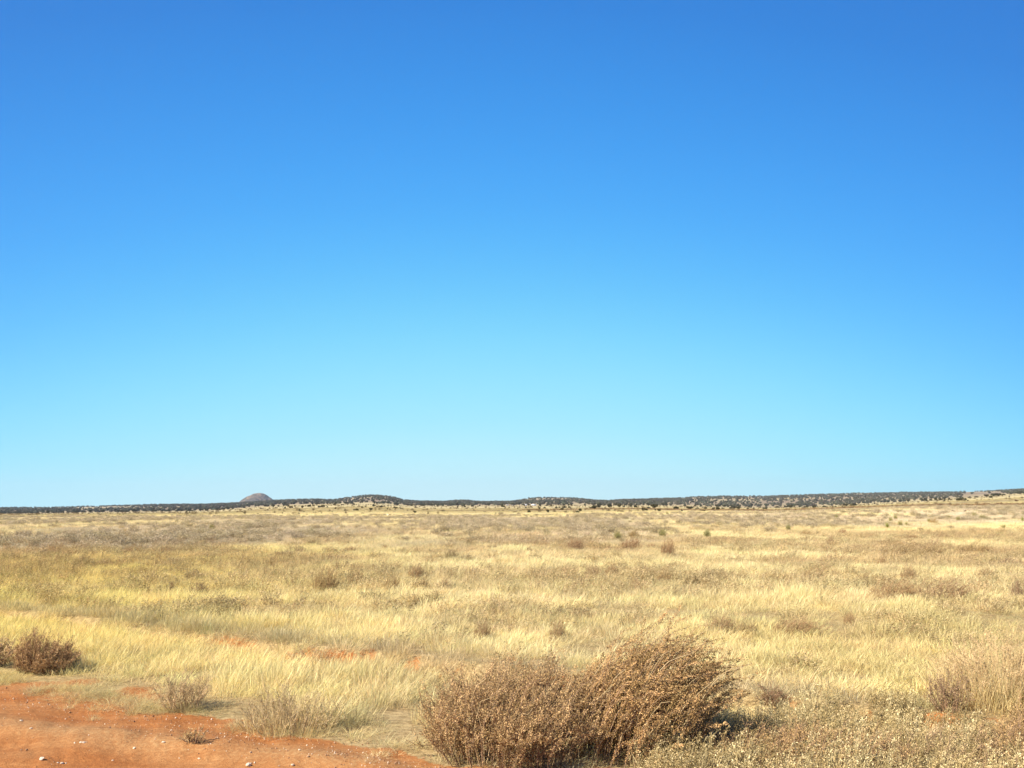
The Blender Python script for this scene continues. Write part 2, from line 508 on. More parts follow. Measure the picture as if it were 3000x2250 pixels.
def build_dome_hill():
    prof = [(-60, 1477), (0, 1474), (16, 1461), (35, 1450.5), (49, 1446.5), (62, 1446), (72, 1448.5), (80, 1453), (90, 1459), (103, 1468), (150, 1478)]
    D = 3700.0
    c0 = 756
    k = D / 2.9297 / FH
    px = np.array([(p[0] + 700 - c0) * k for p in prof])
    pz = np.array([CAMZ - (p[1] / 2.9297 - HROW) / FH * D for p in prof])
    cx = (c0 / 2.9297 - 512) / FH * D
    n = 90
    gx = np.linspace(-110, 130, n); gy = np.linspace(-110, 110, n)
    GX, GY = np.meshgrid(gx, gy)
    w = np.sqrt(np.clip(1 - (GY / 105.0) ** 2, 0.0, 1))
    zl = np.interp(GX / np.maximum(w, 0.15), px, pz)
    base = pz[1] - 8
    Z = base + (zl - base) * w ** 0.8 + (fbm(GX / 16, GY / 16, 81, 5) - .5) * 9.0 * np.clip((zl - base) / 20, 0, 1) - 14 * (1 - w)
    V = np.stack([GX.ravel() + cx, GY.ravel() + D, Z.ravel()], 1)
    idx = np.arange(n * n).reshape(n, n)
    q = np.stack([idx[:-1, :-1].ravel(), idx[:-1, 1:].ravel(), idx[1:, 1:].ravel(), idx[1:, :-1].ravel()], 1)
    m, nt, N, L = new_mat("rocky_hillside")
    out = N('ShaderNodeOutputMaterial'); bs = N('ShaderNodeBsdfPrincipled'); bs.inputs['Roughness'].default_value = 1
    geo = N('ShaderNodeNewGeometry')
    c = mixc(nt, ramp2(nt, noise(nt, geo.outputs['Position'], 0.035, 4, 0.7), 0.4, 0.62), (0.085, 0.065, 0.045), (0.27, 0.175, 0.10))
    c = mixc(nt, ramp2(nt, noise(nt, geo.outputs['Position'], 0.10, 3, 0.7), 0.48, 0.56), c, (0.045, 0.045, 0.03))
    L(c, bs.inputs['Base Color']); L(bs.outputs[0], out.inputs[0])
    o = obj("dome_hill", mesh_np("dome_hill", V, quads=q, mat=m, smooth_shade=True))
    tag(o, kind='structure')


build_dome_hill()

# ------------------------------------------------------------ blades, leaves and stems (mesh kits)


def blades(n, h, spread, lean, width, curl=0.5, seg=3, hvar=0.35, headf=0.0, headlen=.08, headw=3.0, fan=0.25):
    """n grass blades growing from a disc of the given radius; returns V, quads, tris, shade"""
    a = R.uniform(0, 2 * PI, n); rad = spread * np.sqrt(R.uniform(0, 1, n))
    bx, by = rad * np.cos(a), rad * np.sin(a)
    hh = h * (1 + hvar * R.normal(0, 1, n)).clip(0.35, 1.7)
    # direction of lean: outwards plus a common wind lean to +x
    da = a + R.normal(0, 0.6, n)
    out = fan * (0.4 + rad / max(spread, 1e-6)) * R.uniform(0.3, 1.4, n)
    dx = out * np.cos(da) + lean * R.uniform(0.4, 1.5, n) + R.normal(0, .07, n)
    dy = out * np.sin(da) + R.normal(0, .07, n)
    w = width * R.uniform(0.6, 1.4, n)
    wa = R.uniform(0, PI, n)
    wx, wy = np.cos(wa), np.sin(wa)
    shade = R.uniform(0, 1, n)
    head = R.uniform(0, 1, n) < headf
    ts = np.linspace(0, 1, seg + 1)
    V = []; 
    for i, t in enumerate(ts):
        k = t + curl * t * t
        px = bx + dx * hh * k; py = by + dy * hh * k
        pz = hh * (t - 0.28 * curl * t * t * (np.abs(dx) + np.abs(dy)))
        wt = w * (1 - 0.75 * t) if i < seg else w * 0.12
        if i == seg: wt = np.where(head, w * 0.5, wt)
        if i == seg - 1: wt = np.where(head, w * headw * .5, wt)
        V.append(np.stack([px - wx * wt / 2, py - wy * wt / 2, pz], 1))
        V.append(np.stack([px + wx * wt / 2, py + wy * wt / 2, pz], 1))
    V = np.stack(V, 1)               # n, 2(seg+1), 3
    m = 2 * (seg + 1)
    base = np.arange(n)[:, None] * m
    q = np.concatenate([base + np.array([[2 * i, 2 * i + 1, 2 * i + 3, 2 * i + 2]]) for i in range(seg)])
    return V.reshape(-1, 3), q, np.repeat(shade, m)


def leaflets(P, size, aspect=0.55, shade=None, dirs=None, jit=1.0):
    """a small kite shaped quad at each point"""
    n = len(P)
    d = R.normal(0, 1, (n, 3)) * jit
    if dirs is not None: d = d + dirs
    d /= np.linalg.norm(d, axis=1)[:, None] + 1e-9
    u = np.cross(d, R.normal(0, 1, (n, 3))); u /= np.linalg.norm(u, axis=1)[:, None] + 1e-9
    sz = (size * R.uniform(0.55, 1.4, n))[:, None]
    v = np.stack([P, P + d * sz * .5 + u * sz * aspect * .5, P + d * sz, P + d * sz * .5 - u * sz * aspect * .5], 1).reshape(-1, 3)
    q = np.arange(4 * n).reshape(n, 4)
    sh = R.uniform(0, 1, n) if shade is None else shade
    return v, q, np.repeat(sh, 4)


def tubes(paths, r0, r1, shade):
    """paths: (n,k,3); thin three sided stems"""
    n, k, _ = paths.shape
    T = np.gradient(paths, axis=1); T /= np.linalg.norm(T, axis=2)[..., None] + 1e-9
    ref = np.tile(np.array([0.3, 0.9, 0.2]), (n, k, 1))
    U = np.cross(T, ref); U /= np.linalg.norm(U, axis=2)[..., None] + 1e-9
    W = np.cross(T, U)
    rad = (r0 + (r1 - r0) * np.linspace(0, 1, k))[None, :, None]
    rings = np.stack([paths + rad * (math.cos(a) * U + math.sin(a) * W) for a in (0, 2 * PI / 3, 4 * PI / 3)], 2)  # n,k,3,3
    V = rings.reshape(-1, 3)
    id_ = np.arange(n * k * 3).reshape(n, k, 3)
    q = []
    for j in range(3):
        j2 = (j + 1) % 3
        q.append(np.stack([id_[:, :-1, j], id_[:, :-1, j2], id_[:, 1:, j2], id_[:, 1:, j]], -1).reshape(-1, 4))
    return V, np.concatenate(q), np.repeat(shade, k * 3)


def join(parts):
    V, Q, S = [], [], []; o = 0
    for v, q, s in parts:
        V.append(v); Q.append(q + o); S.append(s); o += len(v)
    return np.concatenate(V), np.concatenate(Q), np.concatenate(S)


def stem_paths(n, rx, ry, h, lean, lift=1.0, k=7, base_f=0.45, droop=0.25, wob=0.03, lenv=0.3, peaks=None):
    """stems that grow from an elliptic foot outwards and up, bowing with the wind"""
    a = R.uniform(0, 2 * PI, n); rr = np.sqrt(R.uniform(0, 1, n))
    fx, fy = rr * np.cos(a), rr * np.sin(a)
    b = np.stack([fx * rx * base_f, fy * ry * base_f, np.zeros(n)], 1)
    dome = np.sqrt(np.clip(1 - rr ** 2 * 0.85, 0.05, 1))
    L = h * (dome * 0.8 + 0.2) * (1 + lenv * R.normal(0, 1, n)).clip(0.3, 1.5)
    if peaks is not None: L *= peaks(fx, fy)
    tip = np.stack([fx * rx + lean * L + R.normal(0, .08 * rx, n), fy * ry + R.normal(0, .08 * ry, n), L * lift], 1)
    t = np.linspace(0, 1, k)[None, :, None]
    P = b[:, None] * (1 - t) + tip[:, None] * t
    P[:, :, 2] += (np.sin(t[..., 0] * PI * .75) * 0.22 * L[:, None])
    P[:, :, 0] += (t[..., 0] ** 2 - t[..., 0]) * 0.25 * L[:, None] * (lean > 0)
    P[:, :, 2] -= droop * L[:, None] * t[..., 0] ** 4 * 0.5
    w = np.cumsum(R.normal(0, wob, (n, k, 3)), axis=1) * h
    w -= w[:, :1]
    P = P + w
    P[:, :, 2] = np.maximum(P[:, :, 2], 0.0)
    return P


def sample_paths(P, m, t0=0.3, t1=1.0, jit=0.01, bias=1.0):
    n, k, _ = P.shape
    t = t0 + (t1 - t0) * R.uniform(0, 1, (n, m)) ** bias
    f = t * (k - 1); i = np.minimum(f.astype(int), k - 2); fr = (f - i)[..., None]
    idx = np.arange(n)[:, None]
    Q = P[idx, i] * (1 - fr) + P[idx, i + 1] * fr
    D = P[idx, i + 1] - P[idx, i]
    D = D / (np.linalg.norm(D, axis=2)[..., None] + 1e-9)
    return (Q + R.normal(0, jit, Q.shape)).reshape(-1, 3), D.reshape(-1, 3)


# ------------------------------------------------------------ grass kit (source meshes, not linked to the scene)
MAT_GRASS = foliage_mat("dry_grass", None, 0.42, 0.78, 1.26, 0.08)
MAT_TUFTBUSH = foliage_mat("field_weed", None, 0.2, 0.45, 1.3, 0.10)


def proto_col(name, meshes):
    col = bpy.data.collections.new(name)
    for i, me in enumerate(meshes):
        o = bpy.data.objects.new(f"{name}_{i:02d}", me)
        col.objects.link(o)
    return col


def gmesh(name, parts, mat):
    V, q, s = join(parts)
    return mesh_np(name, V, quads=q, mat=mat, attrs={'shade': s})


GRASS = []
for i in range(4):   # 0-3 tall fine straw grass
    GRASS.append(gmesh("tall_grass", [blades(110, 0.165, 0.17, 0.15, 0.0027, 0.45, 3, 0.35, headf=0.5, headw=3.4, fan=.24), blades(50, 0.09, 0.18, 0.1, 0.0036, 0.8, 2, 0.4, fan=.7)], MAT_GRASS))
for i in range(3):   # 4-6 short dry tussock
    GRASS.append(gmesh("short_grass", [blades(80, 0.075, 0.10, 0.12, 0.004, 0.9, 3, 0.4, fan=0.8), blades(8, .16, .06, .2, .003, .4, 3, .3, fan=.4)], MAT_GRASS))
for i in range(3):   # 7-9 wide far clump
    GRASS.append(gmesh("far_grass", [blades(90, 0.20, 0.34, 0.25, 0.011, 0.5, 2, 0.35, fan=.28)], MAT_GRASS))
for i in range(3):   # 10-12 weedy clump
    P = stem_paths(16, .2, .2, .3, .15, k=5)
    lp, ld = sample_paths(P, 16, .25, 1, .012)
    GRASS.append(gmesh("weed_tuft", [tubes(P, .002, .001, R.uniform(0, .5, 16)), leaflets(lp, .022, .5, dirs=ld)], MAT_TUFTBUSH))
GCOL = proto_col("grass_kit", GRASS)


def instancer(name, pts, pick, rot, scl, tint, coll):
    me = mesh_np(name, pts, attrs={'rot': rot, 'scl': scl, 'tint': np.concatenate([tint, np.ones((len(pts), 1))], 1)})
    at = me.attributes.new('pick', 'INT', 'POINT'); at.data.foreach_set('value', np.asarray(pick, np.int32))
    o = obj(name, me)
    ng = bpy.data.node_groups.new(name, 'GeometryNodeTree')
    ng.interface.new_socket('Geometry', in_out='INPUT', socket_type='NodeSocketGeometry')
    ng.interface.new_socket('Geometry', in_out='OUTPUT', socket_type='NodeSocketGeometry')
    N = ng.nodes.new; L = ng.links.new
    gi = N('NodeGroupInput'); go = N('NodeGroupOutput')
    iop = N('GeometryNodeInstanceOnPoints')
    ci = N('GeometryNodeCollectionInfo'); ci.inputs['Collection'].default_value = coll
    ci.inputs['Separate Children'].default_value = True; ci.inputs['Reset Children'].default_value = True

    def na(nm, t):
        n = N('GeometryNodeInputNamedAttribute'); n.data_type = t; n.inputs[0].default_value = nm
        return [s for s in n.outputs if s.enabled and s.name == 'Attribute'][0]
    L(gi.outputs[0], iop.inputs['Points']); L(ci.outputs[0], iop.inputs['Instance'])
    iop.inputs['Pick Instance'].default_value = True
    L(na('pick', 'INT'), iop.inputs['Instance Index'])
    e2r = N('FunctionNodeEulerToRotation'); L(na('rot', 'FLOAT_VECTOR'), e2r.inputs[0])
    L(e2r.outputs[0], iop.inputs['Rotation'])
    L(na('scl', 'FLOAT_VECTOR'), iop.inputs['Scale'])
    L(iop.outputs[0], go.inputs[0])
    md = o.modifiers.new("scatter", 'NODES'); md.node_group = ng
    return o


def wedge_points(r0, r1, dens, half=0.80):
    """random points in the part of the plain in front of the camera"""
    A = half * (r1 * r1 - r0 * r0)
    n = int(A * dens)
    y = np.sqrt(R.uniform(r0 * r0, r1 * r1, n))
    x = y * R.uniform(-half, half, n)
    return x, y


def build_grass():
    X, Y, K, SX, SZ = [], [], [], [], []
    for (r0, r1, dens, kind, sx, sz) in ((3.4, 13, 34, 0, 1.0, 1.0), (13, 26, 20, 0, 1.15, 1.0), (26, 50, 9, 0, 1.6, 1.0),
                                         (50, 100, 2.6, 7, 1.25, 1.0), (100, 200, 0.75, 7, 1.9, 1.0), (200, 420, 0.16, 7, 3.0, 1.1)):
        x, y = wedge_points(r0, r1, dens)
        n = len(x)
        k = kind + R.integers(0, 4 if kind == 0 else 3, n)
        b = bare_field(x, y)
        s = s_of(x, y) + edge_wob(x, y)
        keep = R.uniform(0, 1, n) > b * 1.05
        # short grass along the verge, in trampled places and by the bare soil
        short = (R.uniform(0, 1, n) < (1 - smooth(0.1, 1.15, s)) + b * .5) | ((smooth(.52, .6, fbm(x * .8, y * .5, 72, 3)) * (y < 14) * (x > -1)) > R.uniform(0, 1, n))
        short &= (y < 40)
        k = np.where(short, 4 + R.integers(0, 3, n), k)
        # weedy tufts in the olive and brown patches
        p = fbm(x / 3.0, y / 2.2, 51, 4); p2 = fbm(x / 7 + 40, y / 9.0, 52, 4)
        wd = (np.maximum(smooth(.52, .62, p), smooth(0.54, 0.64, p2) * (y > 16)) * 0.28 > R.uniform(0, 1, n)) & (y < 60) & (s > 3.2) & ~short
        k = np.where(wd, 10 + R.integers(0, 3, n), k)
        hgt = (0.52 + 0.5 * fbm(x / 1.7, y / 1.7, 73, 3)) * (0.65 + 0.8 * fbm(x / .45, y / .45, 75, 2))
        # the tallest straw stands in the shallow ditch on the left and middle
        hgt = hgt * np.where((s > 0.8) & (s < 2.6) & (x < 0.6), 1.05, 1.0)
        hgt = np.where(s < 0.9, hgt * 0.8, hgt) * np.where(y < 14, .85, .95)
        hgt = np.where((x > 0.8) & (y < 11), hgt * 0.8, hgt)
        X.append(x[keep]); Y.append(y[keep]); K.append(k[keep])
        SX.append(np.full(n, sx)[keep]); SZ.append((hgt * sz)[keep])
    # sparse dead tufts spilling over the road edge
    q = R.uniform(-9, 6, 1100); ss = -np.abs(R.normal(0, 0.22, 1100)) + 0.15
    # road edge direction (0.863,-0.504), normal (0.504,0.863)
    ex = -0.63 + 0.863 * q + 0.504 * ss; ey = 5.97 - 0.504 * q + 0.863 * ss
    cl = fbm(ex * 1.6, ey * 1.6, 74, 3) > 0.5
    ex, ey = ex[cl], ey[cl]
    X.append(ex); Y.append(ey); K.append(4 + R.integers(0, 3, len(ex))); SX.append(R.uniform(.4, .9, len(ex))); SZ.append(R.uniform(.3, .8, len(ex)))
    x = np.concatenate(X); y = np.concatenate(Y); k = np.concatenate(K); sx = np.concatenate(SX); sz = np.concatenate(SZ)
    n = len(x)
    z = height(x, y) - 0.01
    rot = np.stack([R.normal(0, .06, n), R.normal(0, .06, n), R.normal(0, 0.7, n)], 1)
    j = R.uniform(.8, 1.2, n)
    scl = np.stack([sx * j, sx * j, sz * R.uniform(.8, 1.2, n)], 1)
    c = cover_colour(x, y)
    short = (k >= 4) & (k <= 6)
    c[short] = c[short] * 0.55 + np.array([0.46, 0.37, 0.19]) * 0.45
    wd = (k >= 10)
    c[wd] = c[wd] * 0.45 + BROWN * 0.7
    s = s_of(x, y)
    # grass over the bank lip is greyer, and darkened in colour for the bank's shade
    lip = (np.exp(-((s - 3.0) / .2) ** 2) * (y < 20))[:, None] * .6
    c = c * (1 - lip) + np.array([.36, .30, .18]) * lip
    b = (R.normal(1, 0.12, n) * (.82 + .36 * fbm(x / .6, y / .6, 76, 3)))[:, None]
    c = np.clip(c * b * (1 + R.normal(0, .03, (n, 3))), 0.01, 0.9)
    o = instancer("dry_grass", np.stack([x, y, z], 1), k, rot, scl, c, GCOL)
    tag(o, "pale straw coloured dry grass covering the plain beyond the dirt road", "grass", kind='stuff')
    print("grass tufts", n)


build_grass()

# ------------------------------------------------------------ shrubs and weeds in the foreground
MAT_SEED = foliage_mat("brown_seed_heads", (0.50, 0.335, 0.150), 0.15, 0.32, 1.5, 0.10)
MAT_SEED2 = foliage_mat("grey_brown_twigs", (0.56, 0.42, 0.225), 0.2, 0.4, 1.5, 0.08)
MAT_RED = foliage_mat("reddish_weed", (0.50, 0.34, 0.165), 0.2, 0.5, 1.4, 0.05)
MAT_OLV = foliage_mat("olive_weed", (0.52, 0.385, 0.175), 0.25, 0.55, 1.3, 0.1)
MAT_STEM = foliage_mat("pale_stem", (0.55, 0.41, 0.22), 0.0, 0.6, 1.2, 0.05)
MAT_DSTEM = foliage_mat("dark_stem", (0.28, 0.185, 0.11), 0.0, 0.6, 1.3, 0.05)
MAT_FB = foliage_mat("field_weed_brown", (0.44, 0.31, 0.15), 0.15, 0.5, 1.4, 0.08)
MAT_FO = foliage_mat("field_weed_olive", (0.47, 0.36, 0.16), 0.2, 0.5, 1.4, 0.08)
MAT_FR = foliage_mat("field_weed_rusty", (0.42, 0.26, 0.13), 0.15, 0.5, 1.4, 0.06)
MAT_FD = foliage_mat("field_weed_dark", (0.30, 0.21, 0.125), 0.1, 0.5, 1.4, 0.06)
MAT_STRAWB = foliage_mat("straw_blades", (0.72, 0.57, 0.27), 0.35, 0.65, 1.3, 0.1)
MAT_GREEN = foliage_mat("yucca_leaf", (0.27, 0.27, 0.075), 0.15, 0.6, 1.5, 0.1)
MAT_GREENP = foliage_mat("green_shrub_leaf", (0.36, 0.34, 0.13), 0.2, 0.6, 1.4, 0.1)


def kit(parts, mat, name):
    V, q, s = join(parts)
    return mesh_np(name, V, quads=q, mat=mat, attrs={'shade': s})


def thing(name, label, cat, loc, group=None, rz=0.0, scale=(1, 1, 1)):
    o = bpy.data.objects.new(name, None); C.objects.link(o)
    o.empty_display_size = 0.2
    o.location = loc; o.rotation_euler = (0, 0, rz); o.scale = scale
    return tag(o, label, cat, group)


def clone(src, loc, label, rz=0.0, scale=(1, 1, 1), group=None):
    r = src.copy(); C.objects.link(r)
    r.location = loc; r.rotation_euler = (0, 0, rz); r.scale = scale
    r['label'] = label
    if group: r['group'] = group
    for ch in list(src.children):
        c = ch.copy(); C.objects.link(c); c.parent = r
    return r


def gz(x, y): return float(height(np.array([x]), np.array([y]))[0])


def plumes(rx, ry, h, n, leaf, per, lean, seed_mat, stem_mat, t0=0.35, lift=1.0, droop=0.25, wob=0.03, side=2, jit=.008, peaks=None, base_f=.45, lenv=.3, sidel=.28):
    """branching dry shrub: curved main stems, short side sprays, and seed clusters crowded along them"""
    P = stem_paths(n, rx, ry, h, lean, lift=lift, droop=droop, wob=wob, peaks=peaks, base_f=base_f, lenv=lenv)
    # side sprays
    bp, bd = sample_paths(P, side, 0.3, 0.9, 0)
    m = len(bp)
    d = bd + R.normal(0, .55, (m, 3)); d[:, 2] = np.abs(d[:, 2]) * .8 + .1; d[:, 0] += lean * .4
    d /= np.linalg.norm(d, axis=1)[:, None]
    L = h * sidel * R.uniform(.5, 1.3, m)
    t = np.linspace(0, 1, 5)[None, :, None]
    S = bp[:, None] + d[:, None] * (L[:, None, None] * t)
    S[:, :, 2] += (t[..., 0] ** 2) * L[:, None] * .25
    S += np.cumsum(R.normal(0, .012 * h, S.shape), axis=1)
    l1, d1 = sample_paths(P, per, t0, 1, jit)
    l2, d2 = sample_paths(S, max(3, int(per * .45)), 0.1, 1, jit)
    # each spray has its own tone
    s1 = np.clip(np.repeat(R.uniform(.1, .8, n), per) + R.normal(0, .22, n * per), 0, 1)
    s2 = np.clip(np.repeat(R.uniform(.1, .9, m), max(3, int(per * .45))) + R.normal(0, .22, len(l2)), 0, 1)
    fol = kit([leaflets(l1, leaf, .38, s1, d1 * 1.3), leaflets(l2, leaf, .38, s2, d2 * 1.3)], seed_mat, "seed_heads")
    stm = kit([tubes(P, .0035, .0012, R.uniform(0, 1, n)), tubes(S, .0016, .0008, R.uniform(0, 1, m))], stem_mat, "branches")
    return fol, stm


def make_plant(name, label, cat, loc, fol, stm, group=None, fname='seed_heads', **kw):
    t = thing(name, label, cat, loc, group, **kw)
    obj(fname, fol, t)
    obj('branches', stm, t)
    return t


def place_px(c3, r3, dy=0.0):
    x, y, z = ground_at(c3, r3)
    if dy:
        x = x * (y + dy) / y; y = y + dy; z = gz(x, y)
    return x, y, z


# the two big dry shrubs at the bottom of the view
x, y = 0.84, 6.3
fol, stm = plumes(0.60, 0.66, 0.62, 400, .0125, 200, 0.52, MAT_SEED, MAT_DSTEM, t0=.15, droop=.35, wob=.011, side=1, base_f=.85, jit=.006, lenv=.25, sidel=.22)
big = make_plant("dry_shrub", "tall brown dry shrub with long plumes swept to the right, largest in the foreground", "shrub", (x, y, gz(x, y)), fol, stm)
P = stem_paths(70, .58, .66, .60, .5, wob=.02, k=9, base_f=.85)
obj('bare_twigs', kit([tubes(P, .0042, .0016, R.uniform(.0, .7, 70))], MAT_STEM, "bare_twigs"), big)
P = stem_paths(120, .60, .6, .74, .60, wob=.009, k=9, base_f=.7, droop=.45, lenv=.07)
lp, ld = sample_paths(P, 150, .5, 1.0, .006)
obj('plumes', kit([leaflets(lp, .012, .6, np.clip(np.repeat(R.uniform(.0, .6, 120), 150) + R.normal(0, .25, len(lp)), 0, 1), ld), tubes(P, .0028, .0015, R.uniform(0, .4, 120))], MAT_SEED, "plumes"), big)

x, y = 0.0, 6.1
fol, stm = plumes(0.66, 0.60, 0.44, 400, .0125, 100, 0.20, MAT_SEED, MAT_DSTEM, t0=.1, droop=.4, wob=.03, side=4, sidel=.32, base_f=.8)
t = make_plant("dry_shrub", "low tangled grey brown shrub pressed against the left side of the tallest plumed shrub", "shrub", (x, y, gz(x, y)), fol, stm)
P = stem_paths(110, .62, .6, .44, .15, wob=.04, k=9, lenv=.4, base_f=.8)
obj('bare_twigs', kit([tubes(P, .003, .0012, R.uniform(.0, .7, 110))], MAT_STEM, "bare_twigs"), t)

# low weeds along the bottom right
for (x, y, rx, ry, h, n, mat, lab) in (
        (1.95, 5.85, .75, .55, .18, 220, MAT_SEED, "low brown crumbly weed patch at the right foot of the tallest plumed shrub"),
        (2.85, 5.9, .75, .5, .16, 160, MAT_SEED2, "low yellow brown weed patch with pale crossing stalks on the lower right"),
        (3.75, 5.95, .7, .5, .22, 220, MAT_SEED, "low dark brown weed clump near the lower right corner")):
    fol, stm = plumes(rx, ry, h, n * 2, .010, 40, .25, mat, MAT_DSTEM, t0=.15, droop=.3, wob=.05, side=3, sidel=.4, base_f=.8)
    t = make_plant("low_weed", lab, "weed", (x, y, gz(x, y)), fol, stm)

# large tufted bush at the right edge
x, y = 4.35, 7.3
fol, stm = plumes(0.8, 0.6, 0.46, 300, .011, 34, 0.15, MAT_SEED2, MAT_STEM, t0=.35, droop=.55, wob=.03, side=3, base_f=.75)
t = make_plant("grassy_bush", "wide mound of arching straw and brown twigs at the right edge of the picture", "bush", (x, y, gz(x, y)), fol, stm)
obj('blades', kit([blades(2600, .30, .75, .25, .0042, .8, 4, .3, fan=.3)], MAT_STRAWB, "straw_blades"), t)
x, y = 4.0, 6.3
fol, stm = plumes(0.6, 0.4, 0.32, 160, .012, 34, 0.3, MAT_SEED, MAT_DSTEM, t0=.3, droop=.3, wob=.03, side=3)
t = make_plant("low_weed", "spiky dark brown weed in front of the wide straw mound, lower right corner", "weed", (x, y, gz(x, y)), fol, stm)
x, y, z = place_px(2780, 2085)
fol, stm = plumes(0.22, 0.2, 0.24, 50, .013, 26, 0.1, MAT_DSTEM, MAT_DSTEM, t0=.1)
make_plant("dark_weed", "small dark weed beside bare red soil left of the wide straw mound", "weed", (x, y, z), fol, stm)
x, y, z = place_px(2268, 2068)
fol, stm = plumes(0.16, 0.14, 0.13, 40, .012, 26, -0.2, MAT_DSTEM, MAT_DSTEM, t0=.1)  # weed form added here to stand for a small dark hole
make_plant("dark_weed", "tiny blackish clump standing for a hole in red soil right of the tallest plumed shrub", "weed", (x, y, z), fol, stm)

# shrubs along the verge on the left
def two_peaks(fx, fy):
    return np.where(fx < -.1, 1.25 - .5 * np.abs(fx + .5), 0.72 + .25 * (fx > .3) - .1 * np.abs(fx - .5))


x, y, z = place_px(128, 1988, .35)
fol, stm = plumes(0.34, 0.26, 0.26, 260, .0125, 44, 0.08, MAT_RED, MAT_DSTEM, t0=.15, droop=.1, wob=.025, side=3, peaks=two_peaks, base_f=.75)
make_plant("dry_bush", "dark brown twiggy bush with two peaks on the grassy verge at the left", "bush", (x, y, z), fol, stm, fname='twigs')
x, y, z = place_px(-30, 1968, .3)
fol, stm = plumes(0.3, 0.25, 0.2, 120, .0145, 34, 0.05, MAT_SEED2, MAT_DSTEM, t0=.15, side=3)
make_plant("dry_bush", "low grey brown bush cut off by the left edge of the picture", "bush", (x, y, z), fol, stm, fname='twigs')
x, y, z = place_px(540, 2090, .15)
fol, stm = plumes(0.24, 0.2, 0.20, 90, .009, 24, 0.05, MAT_SEED2, MAT_STEM, t0=.3, droop=.2, side=4, wob=.05, base_f=.7)
make_plant("sparse_weed", "small sparse brown weed at the edge of the red dirt road", "weed", (x, y, z), fol, stm)
x, y, z = place_px(850, 2158, .2)
fol, stm = plumes(0.40, 0.26, 0.22, 120, .009, 22, 0.03, MAT_OLV, MAT_STEM, t0=.2, droop=.2, side=4, wob=.05, base_f=.75)
t = make_plant("sparse_weed", "wide wispy grey olive weed with upright straw on the road edge", "weed", (x, y, z), fol, stm)
obj('blades', kit([blades(260, .24, .34, .1, .0035, .4, 3, .3, fan=.3)], MAT_STRAWB, "straw_blades"), t)
x, y, z = place_px(568, 2174)
fol, stm = plumes(0.12, 0.09, 0.06, 34, .010, 14, 0.05, MAT_OLV, MAT_DSTEM, t0=.2)
make_plant("dead_tuft", "little flattened grey tuft lying on the red dirt road", "weed", (x, y, z), fol, stm)
x, y, z = place_px(930, 1945)
fol, stm = plumes(0.4, 0.2, 0.16, 60, .010, 16, 0.05, MAT_SEED2, MAT_STEM, t0=.3, wob=.08)
make_plant("dead_brush", "flattened tangle of grey dead brush by the bare red bank", "brush", (x, y, z), fol, stm)

# stalks of straw and wiry dead stems poking out of the grass (single plants one can make out)
for c3, r3, lab, n in ((1335, 2040, "pale wiry dead stems rising left of the low tangled shrub", 14),
                       (2420, 2130, "pale crossing dead stalks lying over the weeds on the lower right", 10),
                       (2830, 1990, "thin reddish stalk cluster standing above the wide straw mound", 8)):
    x, y, z = place_px(c3, r3)
    P = stem_paths(n, .3, .2, .42, .1, wob=.09, k=9, droop=.5)
    o = obj("dead_weed", kit([tubes(P, .0028, .0012, R.uniform(.4, 1, n))], MAT_STEM, "dead_stems"), loc=(x, y, z))
    tag(o, lab, "dead weed")

# ------------------------------------------------------------ weeds standing in the field, each where the photo shows it
protos = {}


def field_proto(kind):
    if kind == 'brown':
        fol, stm = plumes(0.5, 0.38, 0.34, 150, .014, 46, .30, MAT_FB, MAT_DSTEM, t0=.15, droop=.2, side=3, base_f=.85, lenv=.45)
    elif kind == 'red':
        fol, stm = plumes(0.5, 0.38, 0.36, 150, .014, 46, .15, MAT_FR, MAT_DSTEM, t0=.15, droop=.1, side=3, base_f=.85, lenv=.45)
    elif kind == 'dark':
        fol, stm = plumes(0.5, 0.40, 0.34, 170, .014, 46, .05, MAT_FD, MAT_DSTEM, t0=.05, droop=.2, side=3, base_f=.8, lenv=.45)
    else:
        fol, stm = plumes(0.5, 0.38, 0.33, 150, .014, 46, .3, MAT_FO, MAT_DSTEM, t0=.15, droop=.2, side=3, base_f=.85, lenv=.45)
    return fol, stm


